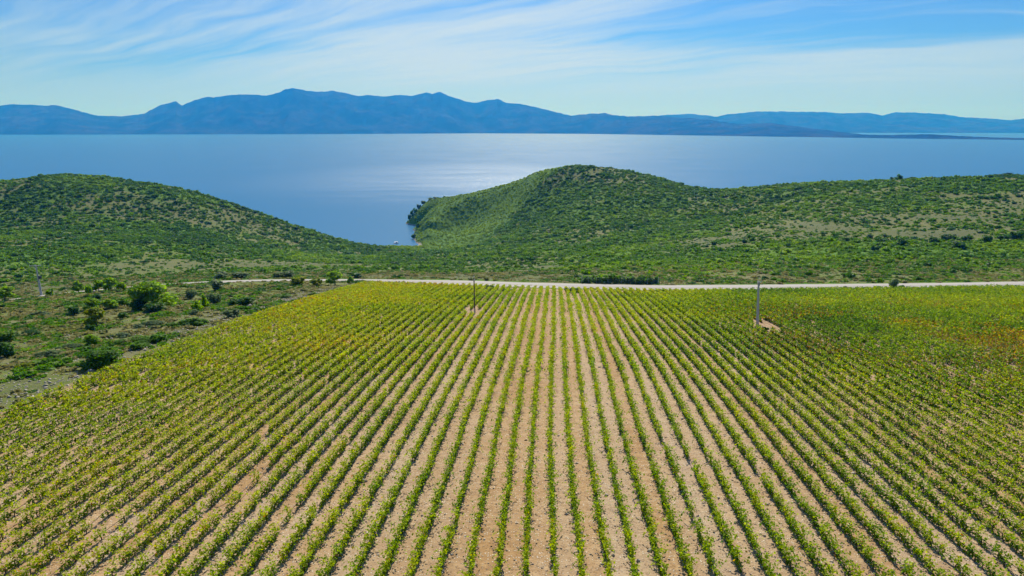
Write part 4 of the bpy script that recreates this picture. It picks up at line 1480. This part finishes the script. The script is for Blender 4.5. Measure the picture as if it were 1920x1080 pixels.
# leaning concrete pole beyond the track on the left
x, y, z = hit(78, 554)
sc_ = (y * CP + (CAM_H - z) * SP) / F
H = 58 * sc_
r = empty('concrete_pole', (x, y, z))
r.rotation_euler = (0, R(-2.0), R(0))
tag(r, 'leaning grey concrete pole with a wide T crossarm beside the track on the left', 'pole', 'utility poles')
bm = bmesh.new(); tube(bm, (0, 0, -.5), (0, 0, H), .44, .20, 16); part('shaft', bm, M_CONC, r)
bm = bmesh.new(); box(bm, (0, -.25, H - .15), (4.2, .16, .16)); part('crossarm', bm, M_GLASSY, r, .02)
bm = bmesh.new(); tube(bm, (-1.1, -.2, H - .2), (0, -.1, H - 1.1), .04, .04, 8); tube(bm, (1.1, -.2, H - .2), (0, -.1, H - 1.1), .04, .04, 8); part('brace', bm, M_STEEL, r)
bm = bmesh.new(); box(bm, (.75, -.1, H * .60), (.8, .7, 1.0)); tube(bm, (.0, -.1, H * .60 + .2), (.5, -.1, H * .60 + .2), .05, .05, 8); part('switch_box', bm, M_TRIM, r, .03)
insulators(r, [(-1.95, -.25), (0, -.25), (1.95, -.25)], H - .06)

# wire fence round the dark planting beyond the road
yr0 = lambda X: float(road_y(np.array([X]))[0])
fx = [((px - 960) / F) * 236 for px in (1092, 1104, 1119, 1140, 1165, 1190, 1212, 1232)]
root = empty('wire_fence', (fx[0], yr0(fx[0]) + 6.2, g(fx[0], yr0(fx[0]) + 6.2)))
tag(root, 'wire fence on slim posts in front of the dark planting beyond the road', 'fence')
o0 = root.location
tops = []
for i, X_ in enumerate(fx):
    yy = yr0(X_) + 6.2
    zz = g(X_, yy)
    hgt = 2.6 if i in (0, len(fx) - 1) else 2.2
    bm = bmesh.new()
    tube(bm, (X_ - o0.x, yy - o0.y, zz - o0.z - .3), (X_ - o0.x, yy - o0.y, zz - o0.z + hgt), .05 if hgt < 2.5 else .08, .045 if hgt < 2.5 else .07, 8)
    part('post', bm, M_STEEL if hgt < 2.5 else M_CONC, root)
    tops.append((X_ - o0.x, yy - o0.y, zz - o0.z))
bm = bmesh.new()
for hgt in (.35, .75, 1.15, 1.55, 2.05):
    for a_, b_ in zip(tops[:-1], tops[1:]):
        tube(bm, (a_[0], a_[1] - .06, a_[2] + hgt), (b_[0], b_[1] - .06, b_[2] + hgt), .014, .014, 5)
part('wire', bm, M_STEEL, root)
HEDGE = 'dark bushes planted behind the wire fence'
WORDS = ['at the left end of the fenced planting', 'second from the left end of the fenced planting', 'third from the left end of the fenced planting', 'fourth from the left in the fenced planting, below the green mound',
         'just right of the middle of the fenced planting', 'third from the right end of the fenced planting', 'second from the right end of the fenced planting', 'at the right end of the fenced planting, beside the end post']
for i, px in enumerate((1100, 1118, 1137, 1155, 1172, 1190, 1207, 1222)):
    X_ = (px - 960) / F * 238
    yy = yr0(X_) + 8.3 + .5 * math.sin(i * 2.1)
    plant(px, 0, 24, 17 + (i * 5) % 4, 'round', 'green', 'shrub', 'dense dark green bush ' + WORDS[i], 'shrub', HEDGE, at_=(X_, yy, g(X_, yy)), seed=px)
for px, dy, w, h, mt, lb in ((1131, 15, 26, 20, 'pine', 'bright green bush rising behind the left part of the fenced planting'), (1106, 13, 24, 13, 'green', 'green bush behind the left end of the fenced planting'),
                             (1160, 14, 30, 15, 'olive', 'grey-green bush behind the middle of the fenced planting'), (1210, 14, 30, 13, 'olive', 'grey-green bush behind the right part of the fenced planting')):
    X_ = (px - 960) / F * 246
    yy = yr0(X_) + dy
    plant(px, 0, w, h, 'round', mt, 'shrub', lb, 'shrub', None, at_=(X_, yy, g(X_, yy)), seed=px)

# little marker posts on the near road edge, right of the concrete pole
for i, (px, lb) in enumerate(((1495, 'leftmost of the short dark posts at the near road edge'), (1511, 'second of the short dark posts at the near road edge, from the concrete pole'),
                              (1520, 'third of the short dark posts at the near road edge, from the concrete pole'), (1530, 'rightmost of the short dark posts at the near road edge'))):
    X_ = (px - 960) / F * 228
    yy = float(road_y(np.array([X_]))[0]) - float(road_half(np.array([X_]))[0]) - 1.2
    zz = g(X_, yy)
    bm = bmesh.new()
    tube(bm, (0, 0, -.2), (.02, 0, 1.5), .055, .05, 8)
    box(bm, (.02, 0, 1.53), (.13, .13, .05))
    o = part('marker_post', bm, M_WOOD, None)
    o.location = (X_, yy, zz)
    tag(o, lb, 'post', 'short posts along the near road edge')

# small white boat in the cove
bx, by, _ = at(743, 456.5, sea_dist(456.5))
root = empty('motorboat', (bx, by, 0.0), R(8))
tag(root, 'tiny white motorboat with a flat canopy lying in the cove', 'boat')
bm = bmesh.new()
L_, W_ = 6.4, 2.2
secs = []
for s in np.linspace(0, 1, 13):
    w_ = W_ / 2 * (1 - max(0, (s - .45) / .55) ** 2.2)
    w_ = max(w_, .04)
    x_ = -L_ / 2 + L_ * s
    dz = .35 * s ** 2
    secs.append([(x_, -w_, .75 + dz), (x_, -w_ * .8, -.05), (x_, 0, -.28 + .2 * s ** 3), (x_, w_ * .8, -.05), (x_, w_, .75 + dz)])
vv = [[bm.verts.new(p) for p in s] for s in secs]
for a_, b_ in zip(vv[:-1], vv[1:]):
    for i in range(4):
        bm.faces.new((a_[i], a_[i + 1], b_[i + 1], b_[i]))
    bm.faces.new((a_[4], a_[0], b_[0], b_[4]))
bm.faces.new(vv[0]); bm.faces.new(vv[-1][::-1])
part('hull', bm, M_HULL, root)
bm = bmesh.new(); box(bm, (.3, 0, 1.3), (1.9, 1.6, 1.0), .8); part('cabin', bm, M_TRIM, root, .06)
bm = bmesh.new(); box(bm, (-.2, 0, 2.35), (4.6, 2.3, .16), .94); part('canopy', bm, M_HULL, root, .04)
for sx_ in (-1.9, 1.5):
    for sy_ in (-.85, .85):
        bm = bmesh.new(); tube(bm, (sx_, sy_, .75), (sx_, sy_, 2.27), .04, .04, 8); part('canopy_post', bm, M_STEEL, root)
bm = bmesh.new(); box(bm, (-L_ / 2 - .25, 0, .7), (.4, .45, .9), .8); part('outboard_motor', bm, M_TRIM, root, .05)

# loose stones: field edge, alleys, roadside
rs = np.random.default_rng(77)
n = 21000
X = np.concatenate([rs.uniform(-95, 130, 15000), rs.uniform(-110, -60, n - 15000)])
Y = np.concatenate([38 + 150 * rs.uniform(size=15000) ** 1.5, rs.uniform(58, 235, n - 15000)])
X[15000:] = -66.5 + ROW_TAN * Y[15000:] - np.abs(rs.normal(0, 8, n - 15000)) - .3
ok = in_view(X, Y, 10) & (Y < field_end(np.clip(X, -300, 300)) + 6)
X, Y = X[ok], Y[ok]
Z = ground(X, Y)
n = len(X)
big = np.clip(rs.lognormal(-2.75, .5, n), .03, .5) * np.where(-field_mask_x(X, Y) > 0, 1.5, 1.0) * np.interp(Y, [40, 200], [1, 1.5])
ov = np.array([(1, 0, 0), (-1, 0, 0), (0, 1, 0), (0, -1, 0), (0, 0, 1), (0, 0, -1)], float)
of = np.array([(0, 2, 4), (2, 1, 4), (1, 3, 4), (3, 0, 4), (2, 0, 5), (1, 2, 5), (3, 1, 5), (0, 3, 5)])
VV = ov[None] * rs.uniform(.6, 1.3, (n, 6, 1)) + rs.normal(0, .18, (n, 6, 3))
ang = rs.uniform(0, 6.28, n)
ca, sa = np.cos(ang)[:, None], np.sin(ang)[:, None]
VV = np.stack([VV[..., 0] * ca - VV[..., 1] * sa, VV[..., 0] * sa + VV[..., 1] * ca, VV[..., 2] * .65], -1) * big[:, None, None]
VV += np.stack([X, Y, Z + big * .15], 1)[:, None]
FF = (of[None] + 6 * np.arange(n)[:, None, None]).reshape(-1, 3)
tag(link('stones', mesh_np('stones', VV.reshape(-1, 3), FF, [M_STONE])), kind='stuff')


# ------------------------------------------------------------------ air
def build_haze():
    m = bpy.data.materials.new('haze')
    m.use_nodes = True
    t = NT(m.node_tree)
    v = t.n('ShaderNodeVolumePrincipled', Color=HAZE_COL, Density=HAZE_DENSITY, Anisotropy=HAZE_G)
    v.inputs['Absorption Color'].default_value = (1, 1, 1, 1)
    out = t.n('ShaderNodeOutputMaterial')
    t.link(v.outputs[0], out.inputs[1])
    x0, x1, y0, y1, z0, z1 = -41000, 41000, -3100, 43000, -16, 1100
    vv = [(x, y, z) for z in (z0, z1) for y in (y0, y1) for x in (x0, x1)]
    ff = [(0, 2, 3, 1), (4, 5, 7, 6), (0, 1, 5, 4), (2, 6, 7, 3), (0, 4, 6, 2), (1, 3, 7, 5)]
    o = link('haze', mesh_np('haze', np.array(vv, float), np.array(ff), [m]))
    tag(o, kind='stuff')


HAZE_COL = (.02, .27, 1.0)
HAZE_DENSITY = 7.9e-5
HAZE_G = 0.15
build_haze()
